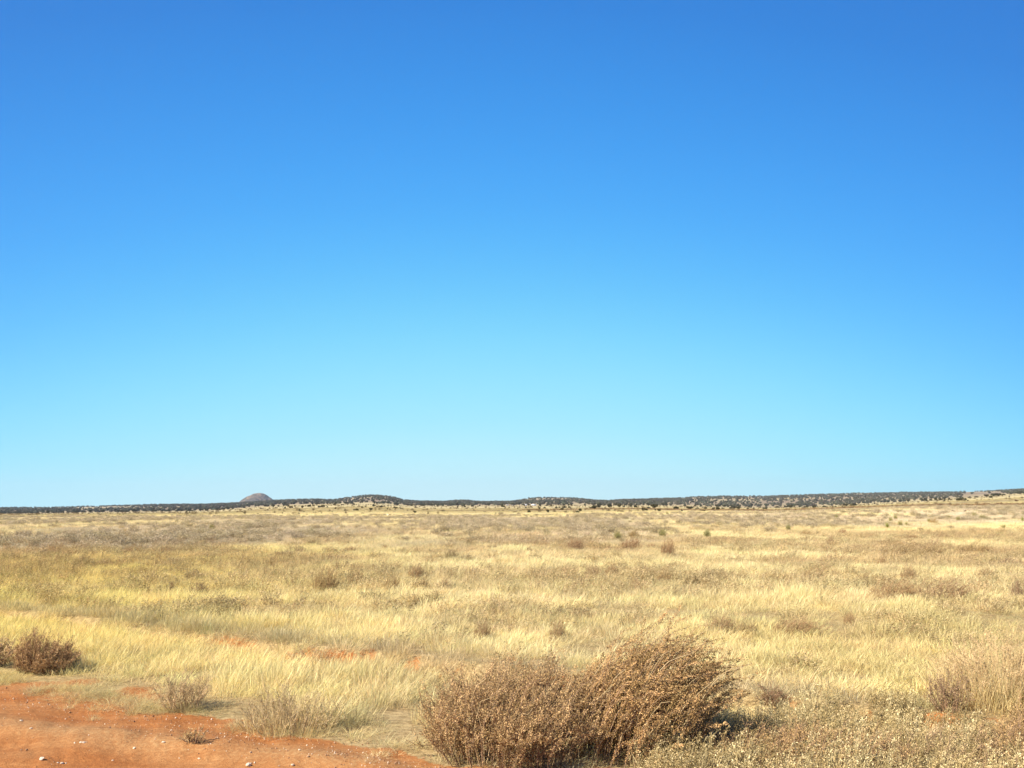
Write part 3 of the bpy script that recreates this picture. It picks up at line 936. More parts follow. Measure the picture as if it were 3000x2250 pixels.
# column, row of the foot, width and height in photograph pixels, kind, label
WEEDS = [
    (497, 1737, 36, 22, 'dark', "small dark round weed, the left one of a dark pair in the left field"),
    (580, 1742, 70, 24, 'dark', "wide dark weed clump, the right one of a dark pair in the left field"),
    (131, 1630, 36, 14, 'dark', "dark low weed far out in the left field beyond the yellow grass"),
    (222, 1629, 26, 9, 'brown', "faint brown weed just right of the far dark low one on the left"),
    (370, 1627, 34, 16, 'red', "reddish peaked weed in the far left field"),
    (477, 1624, 50, 12, 'red', "long low reddish weed strip right of the reddish peaked weed"),
    (543, 1623, 30, 10, 'brown', "little brown weed at the end of the long reddish strip, left field"),
    (875, 1623, 60, 14, 'brown', "low brown weed strip below the dome shaped hill"),
    (955, 1622, 46, 12, 'red', "thin reddish weed strip between two brown ones, left of centre"),
    (1018, 1621, 62, 14, 'red', "rusty weed strip left of centre, beyond the pale grass"),
    (1126, 1612, 26, 14, 'brown', "compact brown weed alone in pale grass left of centre"),
    (1309, 1608, 36, 12, 'olive', "flat olive weed in the pale grass at the centre"),
    (1440, 1612, 56, 10, 'brown', "flat brown weed streak in pale grass just left of the middle"),
    (1217, 1700, 62, 40, 'brown', "swept brown weed with grey top, upper one of a cluster left of centre"),
    (1228, 1732, 60, 34, 'olive', "olive brown weed below the grey topped one, left of centre"),
    (1302, 1730, 42, 28, 'brown', "round brown weed at the right end of the cluster left of centre"),
    (1035, 1716, 60, 46, 'olive', "tall olive weed at the left end of the mid field cluster"),
    (945, 1738, 90, 60, 'olive', "broad olive weed mound in the mid field, left of the cluster"),
    (1143, 1735, 60, 44, 'olive', "loose olive weed between the broad mound and the brown cluster"),
    (1737, 1700, 70, 34, 'brown', "brown weed mound right of centre, left one of a swept pair"),
    (1792, 1692, 52, 32, 'brown', "brown weed mound right of centre, right one of a swept pair"),
    (1640, 1700, 110, 28, 'olive', "long faint olive weed trailing left from the swept pair"),
    (1862, 1730, 42, 30, 'brown', "small upright brown weed below and right of the swept pair"),
    (1945, 1710, 50, 34, 'olive', "pale olive weed at right of centre in pale grass"),
    (1633, 1880, 64, 50, 'brown', "round basket like brown weed above the tallest plumed shrub"),
    (1412, 1876, 66, 44, 'brown', "loose brown weed left of the basket like round one"),
    (1686, 1611, 62, 22, 'red', "rusty red weed streak, left one beyond the centre grass"),
    (1850, 1611, 74, 24, 'red', "widest rusty red weed patch right of centre in far pale grass"),
    (1908, 1609, 36, 12, 'red', "flat reddish weed touching the widest rusty patch on its right"),
    (1958, 1632, 52, 38, 'red', "tall pointed rusty weed standing right of the rusty patches"),
    (1549, 1618, 24, 12, 'brown', "tiny brown weed in far pale grass at the centre right"),
    (2069, 1680, 38, 18, 'brown', "small brown weed left of the long olive clumps on the right"),
    (2115, 1712, 60, 30, 'olive', "olive weed clump, first of three in a row on the right"),
    (2172, 1708, 46, 28, 'olive', "olive weed clump, second of three in a row on the right"),
    (2272, 1722, 116, 40, 'olive', "longest olive weed clump, third of three in a row on the right"),
    (2385, 1712, 90, 40, 'olive', "faint olive weed right of the row of three clumps"),
    (2588, 1660, 36, 24, 'brown', "brown peaked weed in the right field"),
    (2545, 1710, 110, 26, 'olive', "long olive weed below the brown peaked one in the right field"),
    (2668, 1706, 60, 40, 'brown', "brown grey weed beside the long olive one in the right field"),
    (2640, 1758, 190, 46, 'brown', "left half of the big long brown weed bank on the right"),
    (2790, 1768, 230, 56, 'brown', "right half of the big long brown weed bank on the right"),
    (2116, 1862, 120, 50, 'brown', "brown weed bank right of the tallest shrub's plumes, left part"),
    (2190, 1864, 70, 40, 'olive', "olive brown weed between two parts of the near brown bank"),
    (2345, 1864, 190, 38, 'brown', "near low brown weed bank on the right, long right part"),
    (2492, 1836, 46, 30, 'brown', "grey knobbly weed at the right tip of the near brown bank"),
    (2990, 1758, 52, 42, 'dark', "dark weed at the right edge beyond the straw mound"),
    (2965, 1660, 90, 18, 'dark', "dark flat weed near the right edge in the far field"),
    (2895, 1702, 60, 32, 'brown', "upright brown weed between dark ones near the right edge"),
    (2362, 1570, 40, 14, 'olive', "ochre weed in the far right field below the fence line brush"),
    (2470, 1566, 30, 12, 'red', "tiny rusty peaked weed in the far right field"),
    (2435, 1601, 34, 26, 'brown', "slanted brown weed in the far right field"),
    (2553, 1576, 50, 10, 'brown', "thin brown weed streak in the far right field"),
    (2674, 1584, 46, 16, 'brown', "brown weed in the far right field, left of a wider one"),
    (2768, 1582, 80, 16, 'brown', "wide brown weed in the far right field"),
    (2690, 1632, 250, 30, 'olive', "very wide olive brown weed bank in the right field"),
    (2860, 1622, 110, 24, 'olive', "olive weed bank right of the very wide one"),
]
for i, (c3, r3, w, h, kind, lab) in enumerate(WEEDS):
    x, y, z = ground_at(c3, r3)
    m = y / FH / 2.9297
    ww, hh = w * m, h * m
    hh = np.clip(hh * .9, .16, .42)
    key = kind
    y += ww * .2
    sc = (ww / 1.15, min(ww, 1.6) / 1.1, hh / .36)
    rz = R.uniform(-.25, .25)
    loc = (x * (1), y, gz(x, y) - .01)
    if key not in protos:
        fol, stm = field_proto(kind)
        protos[key] = make_plant("field_weed", lab, "weed", loc, fol, stm, group="dry weeds standing in the straw field", rz=rz, scale=sc)
    else:
        clone(protos[key], loc, lab, rz, sc, group="dry weeds standing in the straw field")

# yuccas and green shrubs out in the grass
def yucca_meshes():
    n = 90
    a = R.uniform(0, 2 * PI, n); e = R.uniform(.25, 1.45, n); L = .62 * R.uniform(.75, 1.15, n)
    d = np.stack([np.cos(a) * np.cos(e), np.sin(a) * np.cos(e), np.sin(e)], 1)
    u = np.stack([-np.sin(a), np.cos(a), np.zeros(n)], 1) * .017
    b = d * .05 + np.array([0, 0, .10])
    v = np.stack([b - u * .6, b + d * L[:, None] * .45 - u, b + d * L[:, None], b + d * L[:, None] * .45 + u], 1).reshape(-1, 3)
    q = np.arange(4 * n).reshape(n, 4)
    lv = mesh_np("leaves", v, quads=q, mat=MAT_GREEN, attrs={'shade': np.repeat(R.uniform(0, 1, n), 4)})
    P = np.array([[[0, 0, -.02], [0, 0, .06], [0, 0, .13]]]) * np.ones((1, 1, 1))
    tk = kit([tubes(P, .06, .05, np.array([.4]))], MAT_DSTEM, "trunk")
    return lv, tk


YUC = [(2600, 1550, 20, 20, 'y', "spiky green yucca standing alone in pale grass on the right"),
       (2310, 1556, 18, 9, 'g', "low green shrub left of the lone spiky yucca"),
       (1810, 1585, 22, 12, 'g', "brightest yellow green shrub in pale grass right of centre"),
       (1941, 1578, 20, 9, 'g', "dull olive shrub right of the brightest yellow green one"),
       (2072, 1577, 18, 9, 'g', "yellow green shrub, third in the loose row right of centre"),
       (1858, 1579, 40, 9, 'b', "flat olive brown shrub between two greener ones right of centre"),
       (2722, 1532, 18, 13, 'y', "dark green yucca like tuft in the grey belt on the right"),
       (2624, 1523, 12, 7, 'g', "small green shrub on the top of the grey belt, right"),
       (2610, 1530, 14, 8, 'g', "green shrub just above the lone spiky yucca"),
       (2656, 1542, 14, 11, 'y', "left one of two small green tufts right of the lone yucca"),
       (2638, 1543, 18, 9, 'g', "pale green shrub directly right of the lone yucca"),
       (2780, 1520, 12, 9, 'y', "small green tuft left of a green pair in the grey belt"),
       (2735, 1536, 34, 10, 'b', "brown green shrub beside the dark green tuft in the grey belt"),
       (2856, 1514, 18, 8, 'g', "green shrub, left of a pair near the right end of the grey belt"),
       (2880, 1522, 26, 9, 'g', "wider green shrub, right of a pair near the end of the grey belt"),
       (2808, 1528, 16, 6, 'g', "faint green shrub under the grey belt on the right"),
       (2941, 1552, 26, 16, 'y', "spiky green brown yucca near the right edge"),
       (2996, 1530, 14, 16, 'y', "green yucca cut by the right edge in the grey belt"),
       (2552, 1514, 30, 8, 'g', "wide pale green shrub patch in the grey belt, right"),
       (2451, 1521, 12, 6, 'g', "tiny pale green shrub in the grey belt left of the wide patch"),
       (1955, 1508, 10, 5, 'g', "tiny green shrub on the far plain right of centre"),
       (620, 1556, 12, 6, 'g', "tiny yellow green shrub in the grey belt below the dome hill"),
       (912, 1572, 14, 8, 'g', "yellow green shrub in the grey belt left of centre")]
yp = {}
for c3, r3, w, h, kind, lab in YUC:
    x, y, z = ground_at(c3, r3)
    m = y / FH / 2.9297
    ww = max(w * m, .5); hh = max(h * m, .4)
    sc = (ww / 1.1, min(ww, 2.0) / 1.1, hh / (.66 if kind == 'y' else .42))
    cat = "yucca" if kind == 'y' else "shrub"
    g = "yuccas in the far grass" if kind == 'y' else "green shrubs in the far grass"
    if kind not in yp:
        if kind == 'y':
            lv, tk = yucca_meshes()
            t = thing("yucca", lab, cat, (x, y, z), g, scale=sc); obj("leaves", lv, t); obj("trunk", tk, t); yp[kind] = t
        else:
            fol, stm = plumes(0.5, 0.45, 0.38, 110, .035, 24, .03, MAT_GREENP if kind == 'g' else MAT_OLV, MAT_DSTEM, t0=.1, droop=.1, side=3)
            yp[kind] = make_plant("green_shrub", lab, cat, (x, y, z), fol, stm, g, fname='foliage', scale=sc)
    else:
        clone(yp[kind], (x, y, z), lab, R.uniform(-1, 1), sc, g)

# ------------------------------------------------------------ junipers
MAT_JUN = foliage_mat("juniper_foliage", (0.062, 0.058, 0.027), 0.05, 0.5, 1.6, 0.05)
MAT_JUNW = foliage_mat("juniper_foliage_far", None, 0.0, 0.5, 1.6, 0.05)
MAT_JUNR = foliage_mat("reddish_dead_shrub", (0.12, 0.06, 0.038), 0.0, 0.6, 1.5, 0.05)
MAT_BARK = simple_mat("juniper_bark", (0.16, 0.11, 0.08), scale=20)


def juniper_crown(n, leaf, seed, shape=0):
    """lumpy crown of leaf sprays around several limbs; unit radius ~1, height ~1.3"""
    rr = np.random.default_rng(seed)
    k = 7
    ca = rr.uniform(0, 2 * PI, k); cr = rr.uniform(.25, .62, k)
    cz = rr.uniform(.3, .95, k) if shape == 0 else rr.uniform(.25, .6, k)
    cs = rr.uniform(.3, .48, k)
    cen = np.stack([np.cos(ca) * cr, np.sin(ca) * cr, cz], 1)
    cen = np.concatenate([cen, [[0, 0, .6]]]); cs = np.append(cs, .55)
    i = rr.integers(0, k + 1, n)
    d = rr.normal(0, 1, (n, 3)); d /= np.linalg.norm(d, axis=1)[:, None]
    P = cen[i] + d * (cs[i] * rr.uniform(.55, 1.05, n))[:, None]
    P[:, 2] = np.maximum(P[:, 2], .06)
    u = rr.normal(0, 1, (n, 3)); u /= np.linalg.norm(u, axis=1)[:, None]
    w = np.cross(d, u); w /= np.linalg.norm(w, axis=1)[:, None]
    nd = w * .0 + u
    s = (leaf * rr.uniform(.6, 1.4, n))[:, None]
    v = np.stack([P - nd * s, P - w * s * .7, P + nd * s, P + w * s * .7], 1).reshape(-1, 3)
    q = np.arange(4 * n).reshape(n, 4)
    sh = np.repeat(np.clip(rr.uniform(0, 1, n) * .6 + .4 * rr.uniform(0, 1, k + 1)[i], 0, 1), 4)
    return v, q, sh


def juniper_trunk(name):
    P = np.zeros((4, 4, 3))
    for j in range(4):
        a = j * 1.7
        for i, t in enumerate(np.linspace(0, 1, 4)):
            P[j, i] = (math.cos(a) * .32 * t * t, math.sin(a) * .32 * t * t, -.05 + .75 * t)
    V, q, s = tubes(P, .075, .03, np.full(4, .5))
    return mesh_np(name, V, quads=q, mat=MAT_BARK)


CROWNS = [mesh_np("crown", juniper_crown(420, .13, 100 + i, i % 2)[0], quads=np.arange(1680).reshape(420, 4), mat=MAT_JUN,
                  attrs={'shade': juniper_crown(420, .13, 100 + i, i % 2)[2]}) for i in range(4)]
CROWNR = [mesh_np("crown", juniper_crown(300, .13, 140 + i, 1)[0], quads=np.arange(1200).reshape(300, 4), mat=MAT_JUNR,
                  attrs={'shade': juniper_crown(300, .13, 140 + i, 1)[2]}) for i in range(2)]
TRUNK = juniper_trunk("trunk")

JUN = []
def J(ctx, lst):
    for a in lst: JUN.append((ctx, *a))


J("on the plain at far left below the woods", [(361, 1510, 6, 4), (527, 1505, 4, 3), (534, 1508, 5, 3), (546, 1502, 5, 5), (555, 1502, 5, 5), (495, 1503, 5, 3)])
J("on the plain below the dome shaped hill", [(709, 1501, 5, 4), (718, 1500, 5, 3), (755, 1506, 8, 4), (765, 1490, 8, 4), (784, 1495, 6, 5), (827, 1505, 4, 4)])
J("between the dome hill and the long ridge hill", [(801, 1485, 11, 7), (815, 1484, 10, 6), (780, 1484, 18, 6), (835, 1490, 6, 7), (852, 1488, 14, 5), (845, 1483, 9, 5), (864, 1484, 8, 4),
   (877, 1498, 10, 9), (875, 1506, 8, 5), (891, 1500, 5, 4), (886, 1488, 9, 6), (907, 1484, 14, 8), (919, 1483, 9, 5), (935, 1486, 10, 6), (946, 1485, 14, 8)])
J("on the slope under the ridge hill's left flank", [(959, 1486, 6, 4), (980, 1480, 10, 6), (982, 1491, 6, 5), (973, 1500, 6, 4), (942, 1504, 5, 3), (1001, 1480, 6, 4), (1036, 1479, 9, 6)])
J("on the plain below the long ridge hill", [(1046, 1496, 13, 6), (1038, 1495, 8, 5), (1061, 1488, 8, 7), (1071, 1486, 7, 5), (1094, 1483, 9, 8), (1087, 1495, 12, 7), (1110, 1493, 6, 4), (1117, 1487, 11, 6),
   (1135, 1492, 6, 5), (1160, 1490, 16, 5), (1173, 1490, 11, 4), (1215, 1503, 10, 6), (1152, 1501, 3, 4), (1157, 1500, 3, 3), (1218, 1487, 10, 4), (1275, 1490, 5, 3)])
J("on the plain left of the small white building", [(1341, 1487, 6, 5), (1362, 1486, 8, 4), (1384, 1484, 11, 6), (1393, 1498, 5, 3), (1453, 1505, 5, 3), (1474, 1485, 14, 8), (1492, 1487, 4, 3), (1517, 1491, 4, 3)])
J("on the plain just right of the white building", [(1540, 1489, 6, 5), (1549, 1502, 15, 10), (1580, 1492, 7, 6), (1584, 1483, 7, 4), (1595, 1490, 8, 6), (1605, 1501, 11, 8), (1602, 1482, 8, 4), (1615, 1483, 7, 5), (1629, 1490, 12, 8),
   (1647, 1494, 13, 8), (1653, 1488, 12, 7), (1667, 1488, 13, 7), (1672, 1491, 5, 4)])
J("on the middle of the plain right of centre", [(1680, 1494, 5, 3), (1693, 1502, 13, 8), (1700, 1498, 13, 8), (1714, 1495, 4, 4), (1730, 1490, 8, 5), (1740, 1492, 15, 11), (1751, 1486, 18, 9), (1763, 1490, 9, 4), (1773, 1490, 6, 4), (1749, 1504, 6, 4), (1786, 1486, 15, 9)])
J("on the right part of the plain before the woods", [(1815, 1485, 15, 8), (1828, 1485, 8, 6), (1847, 1484, 10, 7), (1861, 1486, 13, 8), (1884, 1496, 14, 8), (1893, 1496, 11, 7), (1900, 1489, 12, 6), (1918, 1488, 26, 11), (1921, 1497, 6, 5), (1930, 1498, 14, 7), (1954, 1494, 5, 4), (1961, 1493, 5, 3)])
J("at the foot of the woods on the right", [(1980, 1492, 20, 8), (1997, 1498, 8, 8), (2022, 1492, 24, 8), (2042, 1491, 14, 5), (2063, 1499, 7, 4), (2068, 1491, 16, 7), (2090, 1491, 12, 6), (2103, 1494, 16, 11), (2118, 1491, 10, 5), (2145, 1491, 24, 6),
   (2163, 1491, 14, 6), (2191, 1494, 10, 8), (2207, 1494, 9, 7), (2240, 1491, 20, 7)])
J("scattered below the right hand woods", [(2317, 1487, 16, 7), (2360, 1487, 20, 7), (2384, 1490, 12, 9), (2415, 1486, 14, 6), (2448, 1485, 7, 4), (2471, 1491, 9, 7), (2500, 1481, 26, 7), (2480, 1482, 16, 6)])
J("on the pale slope near the right edge", [(2715, 1468, 8, 6), (2727, 1467, 9, 6), (2742, 1466, 10, 8), (2756, 1465, 13, 8), (2768, 1467, 8, 6), (2781, 1464, 8, 8), (2807, 1466, 16, 9), (2818, 1466, 16, 9), (2829, 1466, 14, 8), (2805, 1456, 9, 8), (2841, 1458, 10, 5), (2860, 1457, 12, 5),
   (2891, 1455, 16, 7), (2903, 1458, 12, 8), (2912, 1454, 20, 9), (2925, 1453, 16, 8), (2940, 1451, 12, 6), (2836, 1468, 5, 4), (2957, 1457, 4, 4)])
RED = [(2898, 1482, 14, 9, "dark reddish brown shape alone on the pale slope, right of a low grey bush"),  # entries called shape are of unclear kind, built as bush crowns
       (2978, 1469, 12, 7, "reddish brown rounded shape highest on the pale slope by the right edge"),
       (2983, 1476, 8, 4, "small flat reddish bush under the rounded one by the right edge"),
       (2934, 1477, 8, 7, "brown peaked shape between two reddish ones on the pale slope"),
       (2792, 1499, 13, 6, "brown bush sitting on the brushy line across the right plain"),
       (2827, 1499, 8, 6, "small brown bush on the brushy line, right of a larger one"),
       (2792, 1488, 6, 4, "tiny brown bush above the brushy line on the right plain"),
       (1682, 1503, 6, 4, "tiny reddish bush in front of two dark junipers right of centre"),
       (2093, 1518, 13, 9, "dark brown cone shaped bush alone in the grey belt right of centre"),
       (2862, 1475, 8, 4, "low grey brown bush on the pale slope left of the reddish one"),
       (2753, 1478, 6, 4, "tiny dark bush at the lower left of the pale slope on the right")]
ORD = ["first", "second", "third", "fourth", "fifth", "sixth", "seventh", "eighth", "ninth", "tenth", "eleventh", "twelfth", "thirteenth", "fourteenth",
       "fifteenth", "sixteenth", "seventeenth", "eighteenth", "nineteenth", "twentieth"]
ctxs = {}
for j in JUN: ctxs.setdefault(j[0], []).append(j[1:])
jproto = {}
n_jun = 0


def put_juniper(name, label, cat, crown, x, y, w, h, group, zoff=0.0):
    z = gz(x, y) + zoff
    sc = (w / 2.0, min(w, h * 2.2) / 2.0, h / 1.3)
    rz = R.uniform(0, 6.28) if abs(w - min(w, h * 2.2)) < .01 else R.uniform(-.2, .2)
    if crown.name not in jproto:
        t = thing(name, label, cat, (x, y, z - .03 * h), group, rz, sc)
        obj("crown", crown, t); obj("trunk", TRUNK, t)
        jproto[crown.name] = t
    else:
        clone(jproto[crown.name], (x, y, z - .03 * h), label, rz, sc, group)


for ctx, L in ctxs.items():
    L.sort()
    for i, (c3, r3, w, h) in enumerate(L):
        x, y, z = ground_at(c3, r3 + .5)
        m = y / FH / 2.9297
        shp = "wide" if w > 2.2 * h else ("large" if w >= 12 else ("small" if w >= 7 else "tiny"))
        lab = f"{shp} dark juniper {ctx}, {ORD[i]} from left"
        put_juniper("juniper_tree", lab, "tree", CROWNS[(c3 + r3) % 4], x, y, w * m * 1.08, h * m * 1.15, "junipers scattered over the plain")
        n_jun += 1
for i, (c3, r3, w, h, lab) in enumerate(RED):
    x, y, z = ground_at(c3, r3 + .3)
    m = y / FH / 2.9297
    put_juniper("brown_bush", lab, "bush", CROWNR[i % 2], x, y, w * m * 1.05, h * m * 1.1, "brown bushes on the far plain")

# ------------------------------------------------------------ woodland on the far rise


def wood_density(x, y):
    col = 512 + FH * x / y
    f = (y - 1000) / 1400.0
    c3 = col * 2.9297
    zz = height(x, y)
    row = (HROW - (zz - CAMZ) / y * FH) * 2.9297
    d = smooth(0.40, 0.62, fbm(x / 60, y / 110, 91, 4)) * 0.38 + .10
    left = 1 - smooth(650, 800, c3)
    d = np.maximum(d, left * .45 * smooth(.38, .5, fbm(x / 70, y / 150, 92, 3)))
    # the low flat stretch between the hills is closed forest
    mid = smooth(1180, 1230, c3) * (1 - smooth(1480, 1540, c3)) + smooth(1700, 1760, c3) * (1 - smooth(1950, 2050, c3))
    d = np.maximum(d, mid * .42)
    # bare patches: top of the hill at the centre, the ridge hill, the tan slope at right
    d = d * (1 - .85 * np.exp(-((c3 - 1640) / 38) ** 2 - ((row - 1461) / 5) ** 2))
    d = d * (1 - .7 * np.exp(-((c3 - 1040) / 60) ** 2 - ((row - 1466) / 9) ** 2))
    d = d * (1 - .95 * smooth(2800, 2830, c3) * (1 - smooth(2935, 2965, c3)) * (row > 1441) * 1.0)
    d = d * (1 - .95 * smooth(40, 170, c3) * (1 - smooth(330, 480, c3)) * (row < 1491))
    d = np.where(y > 2300, np.maximum(d, .30 * (1 - smooth(2815, 2830, c3) * (1 - smooth(2935, 2965, c3)))), d)
    d = np.where((y > 2150) & (y < 2420) & (c3 > 40) & (c3 < 420), .12, d)
    # thin out towards the plain
    d = d * smooth(900, 1060, y + 160 * (fbm(x / 60, y / 60, 93, 3) - .5))
    d = np.where((c3 > 2050) & (c3 < 2700) & (y < 1300) & (y > 1030), np.maximum(d, .55 * smooth(.38, .5, fbm(x / 50, y / 90, 94, 2))), d)
    return d


def build_woods():
    n = 46000
    y = np.sqrt(R.uniform(930 ** 2, 2520 ** 2, n)); x = y * R.uniform(-.80, .80, n)
    keep = R.uniform(0, 1, n) < wood_density(x, y) * .85
    x, y = x[keep], y[keep]
    # trees on the dome hill's right shoulder come with the rise itself
    order = np.argsort(y + 400 * (np.abs(x / y) > .63))
    nearest = order[:max(0, 296 - n_jun)]
    rest = order[max(0, 296 - n_jun):]
    g = "junipers merged into the woodland belt"
    for i in nearest:
        h = R.uniform(2.2, 3.6)
        put_juniper("juniper_tree", "dark juniper crowded into the near edge of the far woodland belt", "tree", CROWNS[int(i) % 4], float(x[i]), float(y[i]), h * R.uniform(1.1, 1.6), h, g)
    px, py = x[rest], y[rest]
    m = len(px)
    h = R.uniform(2.6, 4.6, m)
    pm = []
    for i in range(4):
        v, q, s = juniper_crown(110, .24, 180 + i, i % 2)
        pm.append(mesh_np("far_crown", v, quads=q, mat=MAT_JUNW, attrs={'shade': s}))
    kc = proto_col("juniper_kit", pm)
    base = np.array([0.098, 0.092, 0.060])
    tint = base[None] * R.uniform(.75, 1.35, (m, 1)) * (1 + R.normal(0, .04, (m, 3)))
    w = h * R.uniform(1.0, 1.6, m)
    o = instancer("woodland", np.stack([px, py, height(px, py) - .1], 1), R.integers(0, 4, m),
                  np.stack([np.zeros(m), np.zeros(m), R.uniform(0, 6.28, m)], 1), np.stack([w / 2, w / 2, h / 1.3], 1), np.clip(tint, 0, 1), kc)
    tag(o, "dark juniper woodland massed along the horizon and over the low hills", "woodland", kind='stuff')
    print("woodland", m, "individual", n_jun + len(nearest))


build_woods()


def build_low_weeds():
    """low crumbly ground cover between the big shrubs along the lower right"""
    n = 900
    x = R.uniform(.9, 5.6, n); y = R.uniform(4.9, 7.3, n)
    k = (fbm(x * 1.3, y * 1.3, 97, 3) + .14 * (6.6 - y) > .49 + R.uniform(-.1, .1, n)) & (s_of(x, y) > .1) & (bare_field(x, y) < .35)
    x, y = x[k], y[k]; n = len(x)
    pm = []
    for i in range(4):
        P = stem_paths(30, .16, .16, .16, .15, k=6, base_f=.7, wob=.05)
        lp, ld = sample_paths(P, 26, .1, 1, .007)
        pm.append(gmesh('cover_weed', [tubes(P, .002, .001, R.uniform(0, .5, 30)), leaflets(lp, .013, .35, dirs=ld)], MAT_TUFTBUSH))
    t = np.where(R.uniform(0, 1, (n, 1)) < .5, np.array([.55, .40, .175]), np.array([.70, .55, .27])) * R.uniform(.65, 1.2, (n, 1)); j = R.uniform(.7, 1.3, n)
    o = instancer('low_ground_cover', np.stack([x, y, height(x, y) - .01], 1), R.integers(0, 4, n), np.stack([np.zeros(n), np.zeros(n), R.normal(0, .5, n)], 1),
                  np.stack([j, j, j * R.uniform(.7, 1.2, n)], 1), t, proto_col('cover_kit', pm))
    tag(o, 'crumbly brown and yellow ground cover along the lower right', 'ground cover', kind='stuff')


build_low_weeds()

# ------------------------------------------------------------ brushy line across the plain on the right, scrub of the grey belt
def build_scrub():
    XX, YY, WW, HH, TT = [], [], [], [], []
    # line of brush
    col = R.uniform(520, 1100, 1500)
    yt = np.interp(col, [480, 560, 700, 850, 1024, 1300], [330, 300, 250, 195, 166, 150]) * (1 + R.normal(0, .008, 1500))
    XX.append((col - 512) / FH * yt); YY.append(yt); WW.append(R.uniform(.5, 1.3, 1500)); HH.append(R.uniform(.25, .55, 1500))
    TT.append(np.array([.34, .22, .11]) * R.uniform(.7, 1.5, (1500, 1)))
    # sage and rabbitbrush of the grey belt and beyond
    x, y = wedge_points(34, 175, .85)
    y0 = np.interp(512 + FH * x / y, [-300, 0, 250, 512, 615, 730, 900, 1024, 1500], [33, 34, 38, 41, 46, 60, 88, 100, 110])
    k = (np.hypot(x, y) > y0 * (1.0 + .3 * (fbm(x / 10, y / 10, 53, 3) - .5))) & (R.uniform(0, 1, len(x)) < .08 + .7 * smooth(.42, .6, fbm(x / 7, y / 16, 55, 4)))
    x, y = x[k], y[k]; n = len(x)
    XX.append(x); YY.append(y); WW.append(R.uniform(.5, 1.2, n)); HH.append(R.uniform(.2, .42, n))
    mixf = R.uniform(0, 1, (n, 1))
    TT.append((np.array([.60, .475, .30]) * mixf + np.array([.48, .385, .20]) * (1 - mixf)) * R.uniform(.8, 1.35, (n, 1)))
    # thin scatter over the far plain
    x, y = wedge_points(180, 900, .004); n = len(x)
    XX.append(x); YY.append(y); WW.append(R.uniform(.6, 1.6, n)); HH.append(R.uniform(.3, .8, n))
    TT.append(np.array([.27, .20, .10]) * R.uniform(.7, 1.5, (n, 1)))
    # scattered weeds of the middle field
    x, y = wedge_points(12, 80, .75)
    k = smooth(.50, .64, fbm(x / 3.5 + 3, y / 2.6, 152, 4)) * (.35 + .65 * fbm(x / 12, y / 12, 153, 2)) * (s_of(x, y) > 3.4) > R.uniform(0, 1, len(x)); x, y = x[k], y[k]; n = len(x)
    XX.append(x); YY.append(y); WW.append(R.uniform(.35, .8, n)); HH.append(R.uniform(.12, .27, n))
    TT.append(np.array([.54, .40, .19]) * R.uniform(.75, 1.35, (n, 1)))
    x, y, w, h, t = [np.concatenate(a) for a in (XX, YY, WW, HH, TT)]
    n = len(x)
    pm = []
    for i in range(4):
        P = stem_paths(46, .55, .5, .8, .06, k=5, base_f=.5)
        lp, ld = sample_paths(P, 24, .15, 1, .04)
        pm.append(gmesh("scrub_bush", [tubes(P, .008, .003, R.uniform(0, .4, 46)), leaflets(lp, .062, .45, dirs=ld)], MAT_TUFTBUSH))
    kc = proto_col("scrub_kit", pm)
    o = instancer("scrub", np.stack([x, y, height(x, y) - .02], 1), R.integers(0, 4, n), np.stack([np.zeros(n), np.zeros(n), R.uniform(0, 6.28, n)], 1),
                  np.stack([w, w, h / .8], 1), np.clip(t, 0, 1), kc)
    tag(o, "grey and brown scrub scattered through the distant grass belt", "scrub", kind='stuff')
    print("scrub", n)


build_scrub()

# ------------------------------------------------------------ stones on the road
MAT_STONE = simple_mat("pale_limestone", (0.74, 0.58, 0.40), var=.15, scale=60, bump=.5)


def stone_mesh(seed):
    import bmesh
    rr = np.random.default_rng(seed)
    bm = bmesh.new()
    bmesh.ops.create_icosphere(bm, subdivisions=3, radius=1)
    k = rr.normal(0, 1, (6, 3)); k /= np.linalg.norm(k, axis=1)[:, None]; c = rr.uniform(.55, .8, 6)
    for v in bm.verts:
        p = np.array(v.co)
        for d, cc in zip(k, c):
            e = p @ d
            if e > cc: p = p - d * (e - cc) * .85
        p = p * (1 + .05 * math.sin(p[0] * 7 + seed) * math.cos(p[1] * 6))
        v.co = p
    me = bpy.data.meshes.new("stone"); bm.to_mesh(me); bm.free()
    me.polygons.foreach_set('use_smooth', np.ones(len(me.polygons), bool))
    me.materials.append(MAT_STONE)
    return me


